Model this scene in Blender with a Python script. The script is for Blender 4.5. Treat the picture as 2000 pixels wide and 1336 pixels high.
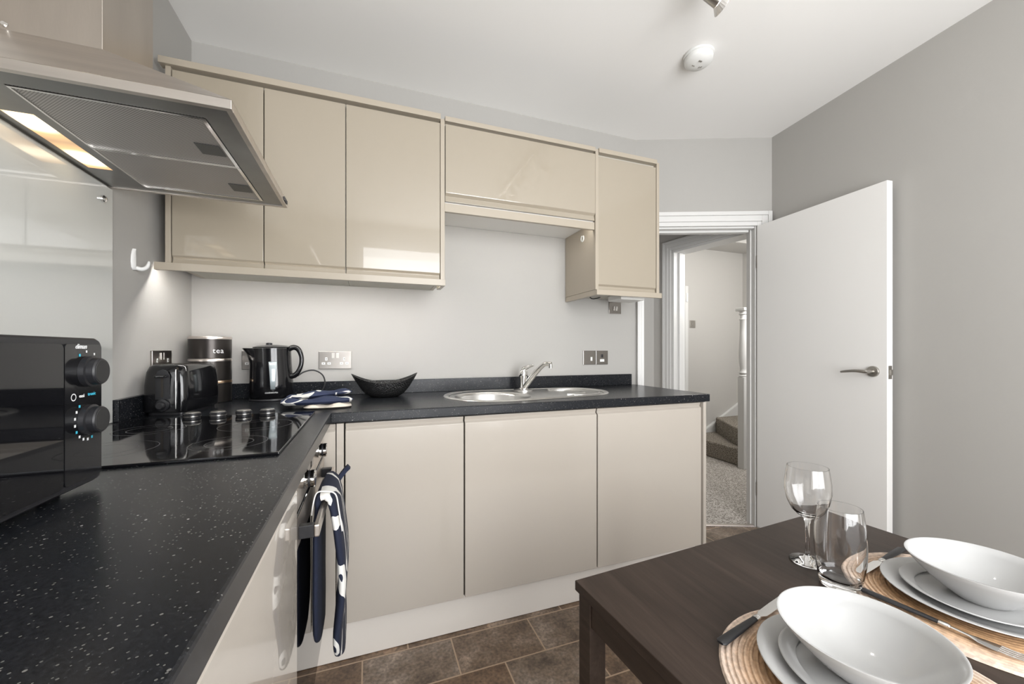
import bpy, bmesh, math, random
from mathutils import Vector, Matrix
R = math.radians
for o in list(bpy.data.objects): bpy.data.objects.remove(o, do_unlink=True)
SC = bpy.context.scene
COL = SC.collection

# ------------------------------------------------------------------ camera
cam_d = bpy.data.cameras.new('camera'); cam = bpy.data.objects.new('camera', cam_d); COL.objects.link(cam)
cam_d.sensor_width = 36; cam_d.lens = 763.7 / 2000 * 36
cam_d.shift_x = 0; cam_d.shift_y = 16.3 / 2000; cam_d.clip_start = .02
cam.location = (.7205, -2.101, 1.1338); cam.rotation_euler = (R(90), 0, R(-20.168))
SC.camera = cam
# ------------------------------------------------------------------ world, daylight, exposure
SC.view_settings.view_transform = 'Standard'; SC.view_settings.look = 'None'
SC.view_settings.gamma = 1; SC.view_settings.use_curve_mapping = False
SC.view_settings.exposure = 0.0
W = bpy.data.worlds.new('world'); SC.world = W; W.use_nodes = True
bg = W.node_tree.nodes['Background']; bg.inputs[0].default_value = (.95, .97, 1, 1); bg.inputs[1].default_value = 9.0

def light(name, kind, loc, rot=(0, 0, 0), energy=10, size=.1, size_y=None, color=(1, 1, 1), spot=None, portal=False):
    d = bpy.data.lights.new(name, kind); o = bpy.data.objects.new(name, d); COL.objects.link(o)
    o.location = loc; o.rotation_euler = rot; d.energy = energy; d.color = color
    if kind == 'AREA':
        d.size = size
        if size_y: d.shape = 'RECTANGLE'; d.size_y = size_y
        d.cycles.is_portal = portal
    elif kind == 'SPOT':
        d.shadow_soft_size = size; d.spot_size = R(spot); d.spot_blend = .6
    else: d.shadow_soft_size = size
    return o
# daylight through the kitchen window (behind the photographer); plus an added, unseen fill light that brightens the hall
light('daylight_kitchen_window', 'AREA', (1.50, -3.02, 1.36), (R(108), 0, 0), 34, 1.8, 1.75, (1, .985, .96))
light('sky_portal', 'AREA', (1.55, -3.10, 1.36), (R(90), 0, 0), 1, 1.9, 1.9, portal=True)
light('hall_fill_light', 'AREA', (4.2, -.28, 1.7), (R(75), 0, 0), 40, .9, .9, (1, .99, .97))

# ------------------------------------------------------------------ materials
def new_mat(name):
    m = bpy.data.materials.new(name); m.use_nodes = True
    return m, m.node_tree, m.node_tree.nodes['Principled BSDF']
def mat(name, col, rough=.5, metal=0, coat=0, spec=None, noise=0, nscale=8, bump=0, bscale=200, trans=0, emit=None, estr=0, coatr=.03, stretch=None):
    m, nt, p = new_mat(name); N = nt.nodes; L = nt.links
    p.inputs['Base Color'].default_value = (*col, 1); p.inputs['Roughness'].default_value = rough
    p.inputs['Metallic'].default_value = metal; p.inputs['Coat Weight'].default_value = coat
    p.inputs['Coat Roughness'].default_value = coatr; p.inputs['Transmission Weight'].default_value = trans
    if spec is not None: p.inputs['Specular IOR Level'].default_value = spec
    if emit: p.inputs['Emission Color'].default_value = (*emit, 1); p.inputs['Emission Strength'].default_value = estr
    tc = N.new('ShaderNodeTexCoord'); vec = tc.outputs['Object']
    if stretch:
        mp = N.new('ShaderNodeMapping'); mp.inputs['Scale'].default_value = stretch; L.new(vec, mp.inputs[0]); vec = mp.outputs[0]
    if noise:
        n = N.new('ShaderNodeTexNoise'); n.inputs['Scale'].default_value = nscale; n.inputs['Detail'].default_value = 5; L.new(vec, n.inputs[0])
        mr = N.new('ShaderNodeMapRange'); mr.inputs[1].default_value = .3; mr.inputs[2].default_value = .7
        mr.inputs[3].default_value = 1 - noise; mr.inputs[4].default_value = 1 + noise; L.new(n.outputs[0], mr.inputs[0])
        mx = N.new('ShaderNodeVectorMath'); mx.operation = 'SCALE'; mx.inputs[0].default_value = col; L.new(mr.outputs[0], mx.inputs['Scale'])
        L.new(mx.outputs[0], p.inputs['Base Color'])
    if bump:
        n2 = N.new('ShaderNodeTexNoise'); n2.inputs['Scale'].default_value = bscale; L.new(vec, n2.inputs[0])
        b = N.new('ShaderNodeBump'); b.inputs['Strength'].default_value = bump; b.inputs['Distance'].default_value = .002
        L.new(n2.outputs[0], b.inputs['Height']); L.new(b.outputs[0], p.inputs['Normal'])
    return m
def ramp(nt, src, stops, interp='LINEAR'):
    r = nt.nodes.new('ShaderNodeValToRGB'); r.color_ramp.interpolation = interp
    e = r.color_ramp.elements
    while len(e) < len(stops): e.new(.5)
    for el, (p, c) in zip(e, stops): el.position = p; el.color = (*c, 1)
    nt.links.new(src, r.inputs[0]); return r.outputs[0]

M = {}
M['wall'] = mat('warm_grey_wall_paint', (.40, .388, .367), .75, noise=.012, nscale=2, bump=.15, bscale=60)
M['hallwall'] = mat('hall_wall_paint', (.50, .485, .46), .75, bump=.1, bscale=60)
M['ceil'] = mat('ceiling_paint', (.87, .86, .84), .8, bump=.12, bscale=40)
M['white'] = mat('white_gloss_paint', (.66, .655, .64), .35, bump=.05, bscale=30)
M['doorwhite'] = mat('white_door_paint', (.78, .77, .75), .38, bump=.04, bscale=40)
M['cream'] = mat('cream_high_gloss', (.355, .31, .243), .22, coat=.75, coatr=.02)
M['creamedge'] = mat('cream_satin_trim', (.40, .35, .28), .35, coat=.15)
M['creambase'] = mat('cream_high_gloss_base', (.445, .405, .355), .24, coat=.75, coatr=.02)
M['creamside'] = mat('cream_melamine', (.46, .44, .385), .45)
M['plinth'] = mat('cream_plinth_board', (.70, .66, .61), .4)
M['whitebox'] = mat('white_melamine', (.75, .74, .71), .5)
M['dark'] = mat('dark_gap', (.03, .025, .02), .8)
M['steel'] = mat('brushed_steel', (.62, .575, .53), .34, metal=1, noise=.06, nscale=3, bump=.12, bscale=40, stretch=(1, 14, 14))
M['steel2'] = mat('steel_vertical_brushed', (.52, .47, .42), .34, metal=1, noise=.09, nscale=2, bump=.1, bscale=30, stretch=(5, 5, 1))
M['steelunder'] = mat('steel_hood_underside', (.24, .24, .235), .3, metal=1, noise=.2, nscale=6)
M['chrome'] = mat('polished_chrome', (.80, .79, .77), .08, metal=1)
M['satin'] = mat('satin_nickel', (.45, .43, .40), .3, metal=1)
M['sink'] = mat('sink_stainless', (.70, .69, .67), .30, metal=1, noise=.05, nscale=30)
M['black'] = mat('black_gloss_plastic', (.006, .006, .007), .12, coat=.3)
M['blackmatt'] = mat('black_satin_plastic', (.014, .014, .016), .38)
M['blackglass'] = mat('black_glass', (.004, .004, .005), .03, spec=.6)
M['hobglass'] = mat('ceramic_hob_glass', (.006, .006, .007), .05, spec=.75)
M['whiteplastic'] = mat('white_plastic', (.75, .75, .73), .35)
M['china'] = mat('white_china', (.44, .44, .435), .1, coat=.2)
M['satinbright'] = mat('ribbed_bright_nickel', (.80, .78, .75), .3, metal=.8)
M['latchgrey'] = mat('dark_grey_latch', (.10, .10, .095), .4, metal=.6)
M['led'] = mat('led_strip', (1, 1, 1), .5, emit=(1, .98, .94), estr=100)
M['led2'] = mat('led_strip_dimmer', (1, 1, 1), .5, emit=(1, .98, .94), estr=27)
def hoodlamp_mat():
    m, nt, p = new_mat('lit_hood_lamp_cover'); L = nt.links; N = nt.nodes
    tc = N.new('ShaderNodeTexCoord'); cur = None
    for yy in (-.085, .085):
        mp = N.new('ShaderNodeVectorMath'); mp.operation = 'DISTANCE'; mp.inputs[1].default_value = (.044, yy, .005); L.new(tc.outputs['Object'], mp.inputs[0])
        if cur is None: cur = mp.outputs['Value']
        else:
            a = N.new('ShaderNodeMath'); a.operation = 'MINIMUM'; L.new(cur, a.inputs[0]); L.new(mp.outputs['Value'], a.inputs[1]); cur = a.outputs[0]
    mr = N.new('ShaderNodeMapRange'); mr.inputs[2].default_value = .1; L.new(cur, mr.inputs[0])
    L.new(ramp(nt, mr.outputs[0], [(.18, (1.0, .84, .58)), (.5, (.34, .20, .09)), (.9, (.16, .10, .05))]), p.inputs['Emission Color'])
    p.inputs['Emission Strength'].default_value = 3.2; p.inputs['Base Color'].default_value = (.5, .4, .3, 1); return m
M['hoodlamp'] = hoodlamp_mat()
M['bulb'] = mat('lit_bulb', (1, 1, 1), .4, emit=(1, .93, .82), estr=25)
M['print'] = mat('white_print', (.8, .8, .8), .5)
M['blue'] = mat('blue_print', (.05, .45, .62), .5)
M['gold'] = mat('rose_metal_band', (.72, .52, .36), .3, metal=1)
M['silverband'] = mat('pale_metal_band', (.72, .66, .62), .3, metal=1)
M['tin'] = mat('black_brushed_tin', (.045, .04, .037), .3, metal=.75)
M['gauge'] = mat('translucent_gauge', (.35, .40, .42), .2, coat=.5)
M['carpetdark'] = None
M['cord'] = mat('black_cable', (.01, .01, .01), .45)
M['rubber'] = mat('black_rubber', (.02, .02, .02), .6)
def pane_mat():
    m = bpy.data.materials.new('thin_window_glass'); m.use_nodes = True; nt = m.node_tree; nt.nodes.remove(nt.nodes['Principled BSDF'])
    a = nt.nodes.new('ShaderNodeBsdfTransparent'); g = nt.nodes.new('ShaderNodeBsdfGlossy'); g.inputs['Roughness'].default_value = .02; x = nt.nodes.new('ShaderNodeMixShader'); x.inputs[0].default_value = .06
    nt.links.new(a.outputs[0], x.inputs[1]); nt.links.new(g.outputs[0], x.inputs[2]); nt.links.new(x.outputs[0], nt.nodes['Material Output'].inputs[0]); return m
M['screen'] = pane_mat()

# glass
def glass(name, col=(1, 1, 1), ior=1.45):
    m, nt, p = new_mat(name); p.inputs['Base Color'].default_value = (*col, 1); p.inputs['Roughness'].default_value = 0
    p.inputs['Transmission Weight'].default_value = 1; p.inputs['IOR'].default_value = ior
    return m
M['glass'] = glass('clear_drinking_glass')
# white-backed glass splashback
M['splash'] = mat('pale_glass_splashback', (.60, .61, .585), .08, coat=1, coatr=.0, spec=.8)

# worktop: dark grey laminate with pale flecks
def worktop_mat():
    m, nt, p = new_mat('speckled_dark_laminate'); L = nt.links; N = nt.nodes
    tc = N.new('ShaderNodeTexCoord')
    n = N.new('ShaderNodeTexNoise'); n.inputs['Scale'].default_value = 260; n.inputs['Detail'].default_value = 3; L.new(tc.outputs['Object'], n.inputs[0])
    base = ramp(nt, n.outputs[0], [(.35, (.006, .007, .009)), (.62, (.014, .0155, .019)), (.75, (.032, .033, .035))])
    cur = base
    for sc, th, colr, prob in ((60, .085, (.46, .445, .42), .17), (120, .16, (.17, .165, .155), .18), (230, .22, (.12, .118, .11), .28)):
        v = N.new('ShaderNodeTexVoronoi'); v.inputs['Scale'].default_value = sc; L.new(tc.outputs['Object'], v.inputs['Vector'])
        a = N.new('ShaderNodeMath'); a.operation = 'LESS_THAN'; a.inputs[1].default_value = th; L.new(v.outputs['Distance'], a.inputs[0])
        s = N.new('ShaderNodeSeparateColor'); L.new(v.outputs['Color'], s.inputs[0])
        b = N.new('ShaderNodeMath'); b.operation = 'LESS_THAN'; b.inputs[1].default_value = prob; L.new(s.outputs[0], b.inputs[0])
        c = N.new('ShaderNodeMath'); c.operation = 'MULTIPLY'; L.new(a.outputs[0], c.inputs[0]); L.new(b.outputs[0], c.inputs[1])
        mx = N.new('ShaderNodeMix'); mx.data_type = 'RGBA'; L.new(c.outputs[0], mx.inputs[0]); L.new(cur, mx.inputs[6]); mx.inputs[7].default_value = (*colr, 1)
        cur = mx.outputs[2]
    L.new(cur, p.inputs['Base Color']); p.inputs['Roughness'].default_value = .26; p.inputs['Specular IOR Level'].default_value = .26
    return m
M['worktop'] = worktop_mat()
def floor_mat():
    m, nt, p = new_mat('brown_slate_vinyl_tiles'); L = nt.links; N = nt.nodes
    tc = N.new('ShaderNodeTexCoord'); mp = N.new('ShaderNodeMapping'); mp.inputs['Location'].default_value = (-.05 + .0, .572, 0)
    L.new(tc.outputs['Object'], mp.inputs[0])
    b = N.new('ShaderNodeTexBrick'); b.inputs['Scale'].default_value = 1; b.inputs['Brick Width'].default_value = .325; b.inputs['Row Height'].default_value = .185
    b.inputs['Mortar Size'].default_value = .003; b.inputs['Mortar Smooth'].default_value = .2; b.offset = .5
    b.inputs['Color1'].default_value = (.155, .105, .07, 1); b.inputs['Color2'].default_value = (.19, .16, .135, 1); b.inputs['Mortar'].default_value = (.30, .22, .15, 1)
    L.new(mp.outputs[0], b.inputs['Vector'])
    n = N.new('ShaderNodeTexNoise'); n.inputs['Scale'].default_value = 7; n.inputs['Detail'].default_value = 9; n.inputs['Roughness'].default_value = .68; L.new(tc.outputs['Object'], n.inputs[0])
    v = ramp(nt, n.outputs[0], [(.30, (.30, .26, .23)), (.48, (.95, .86, .76)), (.56, (1.15, 1.12, 1.08)), (.68, (2.3, 2.2, 2.1))])
    n3 = N.new('ShaderNodeTexNoise'); n3.inputs['Scale'].default_value = 90; n3.inputs['Detail'].default_value = 4; L.new(tc.outputs['Object'], n3.inputs[0])
    v3 = ramp(nt, n3.outputs[0], [(.3, (.6,) * 3), (.7, (1.4,) * 3)])
    mx = N.new('ShaderNodeMix'); mx.data_type = 'RGBA'; mx.blend_type = 'MULTIPLY'; mx.inputs[0].default_value = 1; L.new(b.outputs['Color'], mx.inputs[6]); L.new(v, mx.inputs[7])
    mx3 = N.new('ShaderNodeMix'); mx3.data_type = 'RGBA'; mx3.blend_type = 'MULTIPLY'; mx3.inputs[0].default_value = 1; L.new(mx.outputs[2], mx3.inputs[6]); L.new(v3, mx3.inputs[7])
    mx2 = N.new('ShaderNodeMix'); mx2.data_type = 'RGBA'; L.new(b.outputs['Fac'], mx2.inputs[0]); L.new(mx3.outputs[2], mx2.inputs[6]); mx2.inputs[7].default_value = (.40, .29, .20, 1)
    L.new(mx2.outputs[2], p.inputs['Base Color']); p.inputs['Roughness'].default_value = .42
    return m
M['floor'] = floor_mat()
def carpet_mat(name, c1, c2, c3):
    m, nt, p = new_mat(name); L = nt.links; N = nt.nodes
    tc = N.new('ShaderNodeTexCoord')
    n = N.new('ShaderNodeTexNoise'); n.inputs['Scale'].default_value = 130; n.inputs['Detail'].default_value = 4; L.new(tc.outputs['Object'], n.inputs[0])
    L.new(ramp(nt, n.outputs[0], [(.36, c1), (.5, c2), (.62, c3)]), p.inputs['Base Color'])
    p.inputs['Roughness'].default_value = .95; p.inputs['Specular IOR Level'].default_value = .1
    b = N.new('ShaderNodeBump'); b.inputs['Strength'].default_value = .7; b.inputs['Distance'].default_value = .004
    L.new(n.outputs[0], b.inputs['Height']); L.new(b.outputs[0], p.inputs['Normal'])
    return m
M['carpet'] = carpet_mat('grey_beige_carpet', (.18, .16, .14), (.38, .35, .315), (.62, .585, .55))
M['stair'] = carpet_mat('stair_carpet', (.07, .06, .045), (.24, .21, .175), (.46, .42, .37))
def wood_mat():
    m, nt, p = new_mat('dark_brown_table_wood'); L = nt.links; N = nt.nodes
    tc = N.new('ShaderNodeTexCoord'); mp = N.new('ShaderNodeMapping'); mp.inputs['Scale'].default_value = (26, 1.6, 26); L.new(tc.outputs['Object'], mp.inputs[0])
    n = N.new('ShaderNodeTexNoise'); n.inputs['Scale'].default_value = 3; n.inputs['Detail'].default_value = 8; n.inputs['Roughness'].default_value = .7; L.new(mp.outputs[0], n.inputs[0])
    L.new(ramp(nt, n.outputs[0], [(.3, (.022, .014, .010)), (.55, (.036, .024, .018)), (.75, (.052, .036, .028))]), p.inputs['Base Color'])
    p.inputs['Roughness'].default_value = .40; p.inputs['Specular IOR Level'].default_value = .3
    b = N.new('ShaderNodeBump'); b.inputs['Strength'].default_value = .12; b.inputs['Distance'].default_value = .001
    L.new(n.outputs[0], b.inputs['Height']); L.new(b.outputs[0], p.inputs['Normal'])
    return m
M['wood'] = wood_mat()
def filter_mat():
    m, nt, p = new_mat('perforated_aluminium_mesh'); L = nt.links; N = nt.nodes
    tc = N.new('ShaderNodeTexCoord')
    cur = None
    for ax, rot in (('x', R(45)), ('y', R(-45))):
        mp = N.new('ShaderNodeMapping'); mp.inputs['Rotation'].default_value = (0, 0, rot); L.new(tc.outputs['Object'], mp.inputs[0])
        w = N.new('ShaderNodeTexWave'); w.inputs['Scale'].default_value = 80; L.new(mp.outputs[0], w.inputs[0])
        if cur is None: cur = w.outputs['Fac']
        else:
            a = N.new('ShaderNodeMath'); a.operation = 'MULTIPLY'; L.new(cur, a.inputs[0]); L.new(w.outputs['Fac'], a.inputs[1]); cur = a.outputs[0]
    L.new(ramp(nt, cur, [(.0, (.50, .48, .46)), (.45, (.40, .38, .36)), (.7, (.06, .055, .05))]), p.inputs['Base Color'])
    p.inputs['Metallic'].default_value = .75; p.inputs['Roughness'].default_value = .42
    return m
M['filter'] = filter_mat()
def leaf_fabric(name, scale, seed, thr=.5, navy=(.006, .010, .028)):
    m, nt, p = new_mat(name); L = nt.links; N = nt.nodes
    tc = N.new('ShaderNodeTexCoord'); mp = N.new('ShaderNodeMapping'); mp.inputs['Location'].default_value = (seed, seed * .7, seed * .3); mp.inputs['Scale'].default_value = (1, 1, .55)
    L.new(tc.outputs['Object'], mp.inputs[0])
    n = N.new('ShaderNodeTexNoise'); n.inputs['Scale'].default_value = scale; n.inputs['Detail'].default_value = 0; n.inputs['Distortion'].default_value = .6; L.new(mp.outputs[0], n.inputs[0])
    c = ramp(nt, n.outputs[0], [(0, navy), (thr, (.66, .65, .62)), (thr + .065, navy)], 'CONSTANT')
    L.new(c, p.inputs['Base Color']); p.inputs['Roughness'].default_value = .85
    n2 = N.new('ShaderNodeTexNoise'); n2.inputs['Scale'].default_value = 500; L.new(tc.outputs['Object'], n2.inputs[0])
    b = N.new('ShaderNodeBump'); b.inputs['Strength'].default_value = .4; b.inputs['Distance'].default_value = .001; L.new(n2.outputs[0], b.inputs['Height']); L.new(b.outputs[0], p.inputs['Normal'])
    return m
M['leafcloth'] = leaf_fabric('navy_leaf_print_fabric', 11, 3.1, .49)
M['leafcloth2'] = leaf_fabric('navy_leaf_print_fabric_bright', 10, 6.4, .53, (.006, .014, .05))
M['navy'] = mat('navy_fabric', (.007, .011, .03), .9, noise=.15, nscale=60, bump=.3, bscale=500)
M['creamcloth'] = mat('cream_lining_fabric', (.66, .60, .52), .9, bump=.3, bscale=300)
M['piping'] = mat('white_piping', (.68, .67, .65), .8)
def placemat_mat():
    m, nt, p = new_mat('woven_paper_placemat'); L = nt.links; N = nt.nodes
    tc = N.new('ShaderNodeTexCoord')
    ln = N.new('ShaderNodeVectorMath'); ln.operation = 'LENGTH'; L.new(tc.outputs['Object'], ln.inputs[0])
    mr = N.new('ShaderNodeMapRange'); mr.inputs[2].default_value = .2; L.new(ln.outputs['Value'], mr.inputs[0])
    c = ramp(nt, mr.outputs[0], [(.3, (.30, .16, .075)), (.62, (.40, .24, .12)), (.78, (.52, .36, .24)), (.92, (.62, .50, .41))])
    n = N.new('ShaderNodeTexNoise'); n.inputs['Scale'].default_value = 120; L.new(tc.outputs['Object'], n.inputs[0])
    v = ramp(nt, n.outputs[0], [(.35, (.78,) * 3), (.65, (1.12,) * 3)])
    mx = N.new('ShaderNodeMix'); mx.data_type = 'RGBA'; mx.blend_type = 'MULTIPLY'; mx.inputs[0].default_value = 1; L.new(c, mx.inputs[6]); L.new(v, mx.inputs[7])
    L.new(mx.outputs[2], p.inputs['Base Color']); p.inputs['Roughness'].default_value = .85
    return m
M['placemat'] = placemat_mat()
def bowl_mat():
    m, nt, p = new_mat('black_textured_bowl'); L = nt.links; N = nt.nodes
    p.inputs['Base Color'].default_value = (.012, .012, .012, 1); p.inputs['Roughness'].default_value = .22
    tc = N.new('ShaderNodeTexCoord'); v = N.new('ShaderNodeTexVoronoi'); v.inputs['Scale'].default_value = 200; L.new(tc.outputs['Object'], v.inputs['Vector'])
    b = N.new('ShaderNodeBump'); b.inputs['Strength'].default_value = .9; b.inputs['Distance'].default_value = .003; L.new(v.outputs['Distance'], b.inputs['Height']); L.new(b.outputs[0], p.inputs['Normal'])
    return m
M['blackbowl'] = bowl_mat()

# ------------------------------------------------------------------ mesh helpers
class MB:
    def __init__(s): s.v = []; s.f = []; s.m = []
    def add(s, vs, fs, mi=0):
        o = len(s.v); s.v += [Vector(v) for v in vs]; s.f += [[i + o for i in f] for f in fs]; s.m += [mi] * len(fs); return s
    def box(s, x0, x1, y0, y1, z0, z1, mi=0):
        return s.add([(x, y, z) for z in (z0, z1) for x, y in ((x0, y0), (x1, y0), (x1, y1), (x0, y1))],
                     [(3, 2, 1, 0), (4, 5, 6, 7), (0, 1, 5, 4), (1, 2, 6, 5), (2, 3, 7, 6), (3, 0, 4, 7)], mi)
    def prism(s, pts, z0, z1, mi=0):
        n = len(pts); a = sum(pts[i][0] * pts[(i + 1) % n][1] - pts[(i + 1) % n][0] * pts[i][1] for i in range(n))
        if a < 0: pts = pts[::-1]
        return s.add([(x, y, z0) for x, y in pts] + [(x, y, z1) for x, y in pts],
                     [list(range(n))[::-1], list(range(n, 2 * n))] + [(i, (i + 1) % n, n + (i + 1) % n, n + i) for i in range(n)], mi)
    def extrude(s, prof, axis, a0, a1, mi=0):
        """profile (2D) extruded along axis: 'x' -> prof is (y,z); 'y' -> (x,z)"""
        n = len(prof)
        def P(q, a): return (a, q[0], q[1]) if axis == 'x' else (q[0], a, q[1])
        vs = [P(q, a0) for q in prof] + [P(q, a1) for q in prof]
        fs = [list(range(n)), list(range(n, 2 * n))[::-1]] + [(i, n + i, n + (i + 1) % n, (i + 1) % n) for i in range(n)]
        return s.add(vs, fs, mi)
    def loft(s, rings, cap0=True, cap1=True, mi=0, closed=True):
        n = len(rings[0]); vs = [p for r in rings for p in r]; fs = []
        for k in range(len(rings) - 1):
            for i in range(n if closed else n - 1):
                j = (i + 1) % n; fs.append((k * n + i, k * n + j, (k + 1) * n + j, (k + 1) * n + i))
        if cap0: fs.append(list(range(n))[::-1])
        if cap1: fs.append([(len(rings) - 1) * n + i for i in range(n)])
        return s.add(vs, fs, mi)
    def lathe(s, prof, c=(0, 0, 0), seg=48, mi=0, axis='z', sx=1, sy=1, cap0=False, cap1=False):
        rings = []
        for r, h in prof:
            ring = []
            for i in range(seg):
                a = 2 * math.pi * i / seg; u, v = max(r, 1e-5) * math.cos(a) * sx, max(r, 1e-5) * math.sin(a) * sy
                p = (u, v, h) if axis == 'z' else ((h, u, v) if axis == 'x' else (v, h, u))
                ring.append((c[0] + p[0], c[1] + p[1], c[2] + p[2]))
            rings.append(ring)
        return s.loft(rings, cap0, cap1, mi)
    def cyl(s, c, r, h, axis='z', seg=32, mi=0, r2=None, bev=0):
        r2 = r if r2 is None else r2
        pr = [(r, 0), (r2, h)] if not bev else [(r - bev, 0), (r, bev), (r2, h - bev), (r2 - bev, h)]
        return s.lathe(pr, c, seg, mi, axis, cap0=True, cap1=True)
    def tube(s, pts, r, seg=10, mi=0):
        P = [Vector(p) for p in pts]; rings = []
        q = list(r) if isinstance(r, (list, tuple)) else [r] * len(P)
        pts, rr = [], []
        for i in range(len(P) - 1):                     # smooth curve through the points
            a, b_, c, d = P[max(i - 1, 0)], P[i], P[i + 1], P[min(i + 2, len(P) - 1)]
            for k in range(4 if len(P) > 2 else 1):
                t = k / 4; pts.append(.5 * (2 * b_ + (c - a) * t + (2 * a - 5 * b_ + 4 * c - d) * t * t + (3 * b_ - a - 3 * c + d) * t ** 3)); rr.append(q[i] + (q[i + 1] - q[i]) * t)
        pts.append(P[-1]); rr.append(q[-1])
        up = Vector((0, 0, 1)); t0 = (pts[1] - pts[0]).normalized()
        if abs(t0.dot(up)) > .95: up = Vector((0, 1, 0))
        nrm = t0.cross(up).normalized()
        for i, p in enumerate(pts):
            t = (pts[min(i + 1, len(pts) - 1)] - pts[max(i - 1, 0)]).normalized()
            nrm = (nrm - t * nrm.dot(t)).normalized(); b = t.cross(nrm)
            rings.append([p + rr[i] * (nrm * math.cos(a) + b * math.sin(a)) for a in [2 * math.pi * k / seg for k in range(seg)]])
        return s.loft(rings, True, True, mi)
    def xf(s, mtx, start=0):
        for i in range(start, len(s.v)): s.v[i] = mtx @ s.v[i]
        return s

ORG = {}
def org(o): return ORG.get(o.name, Vector((0, 0, 0)))
def tag(o, label=None, cat=None, group=None, kind=None):
    if label: o['label'] = label
    if cat: o['category'] = cat
    if group: o['group'] = group
    if kind: o['kind'] = kind
    return o
def thing(name, label, cat, loc=(0, 0, 0), rz=0, group=None):
    o = bpy.data.objects.new(name, None); COL.objects.link(o); o.location = loc; o.rotation_euler = (0, 0, rz)
    o.empty_display_size = .05
    ORG[o.name] = Vector(loc)
    return tag(o, label, cat, group)
def build(mb, name, mats, parent=None, loc=None, smooth=None, bevel=0, local=False, label=None, cat=None, group=None, kind=None, solid=0, sub=0):
    """link ONE mesh. Vertices are given in world space unless local=True."""
    me = bpy.data.meshes.new(name)
    O = Vector((0, 0, 0)) if local else (org(parent) if parent else Vector(loc or (0, 0, 0)))
    me.from_pydata([tuple(v - O) for v in mb.v], [], mb.f)
    for m in (mats if isinstance(mats, (list, tuple)) else [mats]): me.materials.append(M[m] if isinstance(m, str) else m)
    for i, p in enumerate(me.polygons): p.material_index = mb.m[i]
    bm = bmesh.new(); bm.from_mesh(me); bmesh.ops.recalc_face_normals(bm, faces=bm.faces); bm.to_mesh(me); bm.free()
    o = bpy.data.objects.new(name, me); COL.objects.link(o)
    if parent: o.parent = parent; ORG[o.name] = org(parent)
    else: o.location = loc or (0, 0, 0); ORG[o.name] = Vector(o.location)
    if smooth is not None:
        for p in me.polygons: p.use_smooth = True
        me.set_sharp_from_angle(angle=R(smooth))
    if solid:
        s = o.modifiers.new('thickness', 'SOLIDIFY'); s.thickness = solid; s.offset = 0
    if bevel:
        b = o.modifiers.new('bevel', 'BEVEL'); b.width = bevel; b.segments = 2; b.limit_method = 'ANGLE'; b.angle_limit = R(35)
    if sub:
        b = o.modifiers.new('subd', 'SUBSURF'); b.levels = sub; b.render_levels = sub
    return tag(o, label, cat, group, kind)
def slab(outer, holes, z0, z1):
    bm = bmesh.new(); edges = []
    for loop in [outer] + holes:
        vs = [bm.verts.new((x, y, z1)) for x, y in loop]
        edges += [bm.edges.new((vs[i], vs[(i + 1) % len(vs)])) for i in range(len(vs))]
    bmesh.ops.triangle_fill(bm, edges=edges, use_beauty=True, use_dissolve=False)
    g = bmesh.ops.extrude_face_region(bm, geom=bm.faces[:])
    for v in [e for e in g['geom'] if isinstance(e, bmesh.types.BMVert)]: v.co.z = z0
    mb = MB(); bm.verts.index_update(); mb.add([v.co.copy() for v in bm.verts], [[v.index for v in f.verts] for f in bm.faces]); bm.free()
    return mb
def text_mb(body, size, mtx, shear=0, extrude=.0004, spacing=1.0):
    c = bpy.data.curves.new('t', 'FONT'); c.body = body; c.size = size; c.extrude = extrude; c.align_x = 'CENTER'; c.align_y = 'CENTER'; c.shear = shear; c.resolution_u = 3; c.space_character = spacing
    o = bpy.data.objects.new('t', c); COL.objects.link(o); bpy.context.view_layer.update()
    me = bpy.data.meshes.new_from_object(o.evaluated_get(bpy.context.evaluated_depsgraph_get()))
    mb = MB(); mb.add([mtx @ v.co for v in me.vertices], [list(p.vertices) for p in me.polygons])
    bpy.data.objects.remove(o); bpy.data.curves.remove(c); bpy.data.meshes.remove(me)
    return mb
def frame_mtx(o, ux, uy):
    ux = Vector(ux).normalized(); uy = Vector(uy).normalized(); uz = ux.cross(uy)
    m = Matrix.Identity(4)
    for i, c in enumerate((ux, uy, uz)):
        for k in range(3): m[k][i] = c[k]
    for k in range(3): m[k][3] = o[k]
    return m
def obox(mb, p, d, s0, s1, n0, n1, z0, z1, mi=0):
    """box along 2D direction d from p, between s0..s1, offset n0..n1 along left normal"""
    d = Vector(d).normalized(); n = Vector((-d.y, d.x)); P = Vector(p)
    pts = [P + d * a + n * b for a, b in ((s0, n0), (s1, n0), (s1, n1), (s0, n1))]
    return mb.prism([(q.x, q.y) for q in pts], z0, z1, mi)

# ------------------------------------------------------------------ room shell
ZC = 2.496; YN = -3.05
DP = Vector((2.347, 0)); DD = Vector((.9261, -.3772)).normalized(); DN = Vector((.3772, .9261))
DL = .8617
KR = DP + DD * DL                       # corner doorway wall / right wall
RD = Vector((-.1445, -.994)).normalized()
RL = (YN - KR.y) / RD.y
RE = KR + RD * RL
build(MB().prism([(-.12, .12), (2.32, .12), tuple(DP + DN * .12), tuple(KR + DN * .1 + Vector((.15, 0))), (RE.x + .12, YN - .15), (-.12, YN - .15)], -.06, 0), 'floor', 'floor', kind='structure')
build(MB().prism([(-.12, .12), (2.32, .12), tuple(DP + DN * .12), tuple(KR + DN * .1 + Vector((.15, 0))), (RE.x + .12, YN - .15), (-.12, YN - .15)], ZC, ZC + .08), 'ceiling', 'ceil', kind='structure')
build(MB().box(-.11, -.01, YN - .1, .1, 0, ZC), 'wall_left', 'wall', kind='structure')
build(MB().box(-.01, 2.347, 0, .1, 0, ZC), 'wall_back', 'wall', kind='structure')
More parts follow.
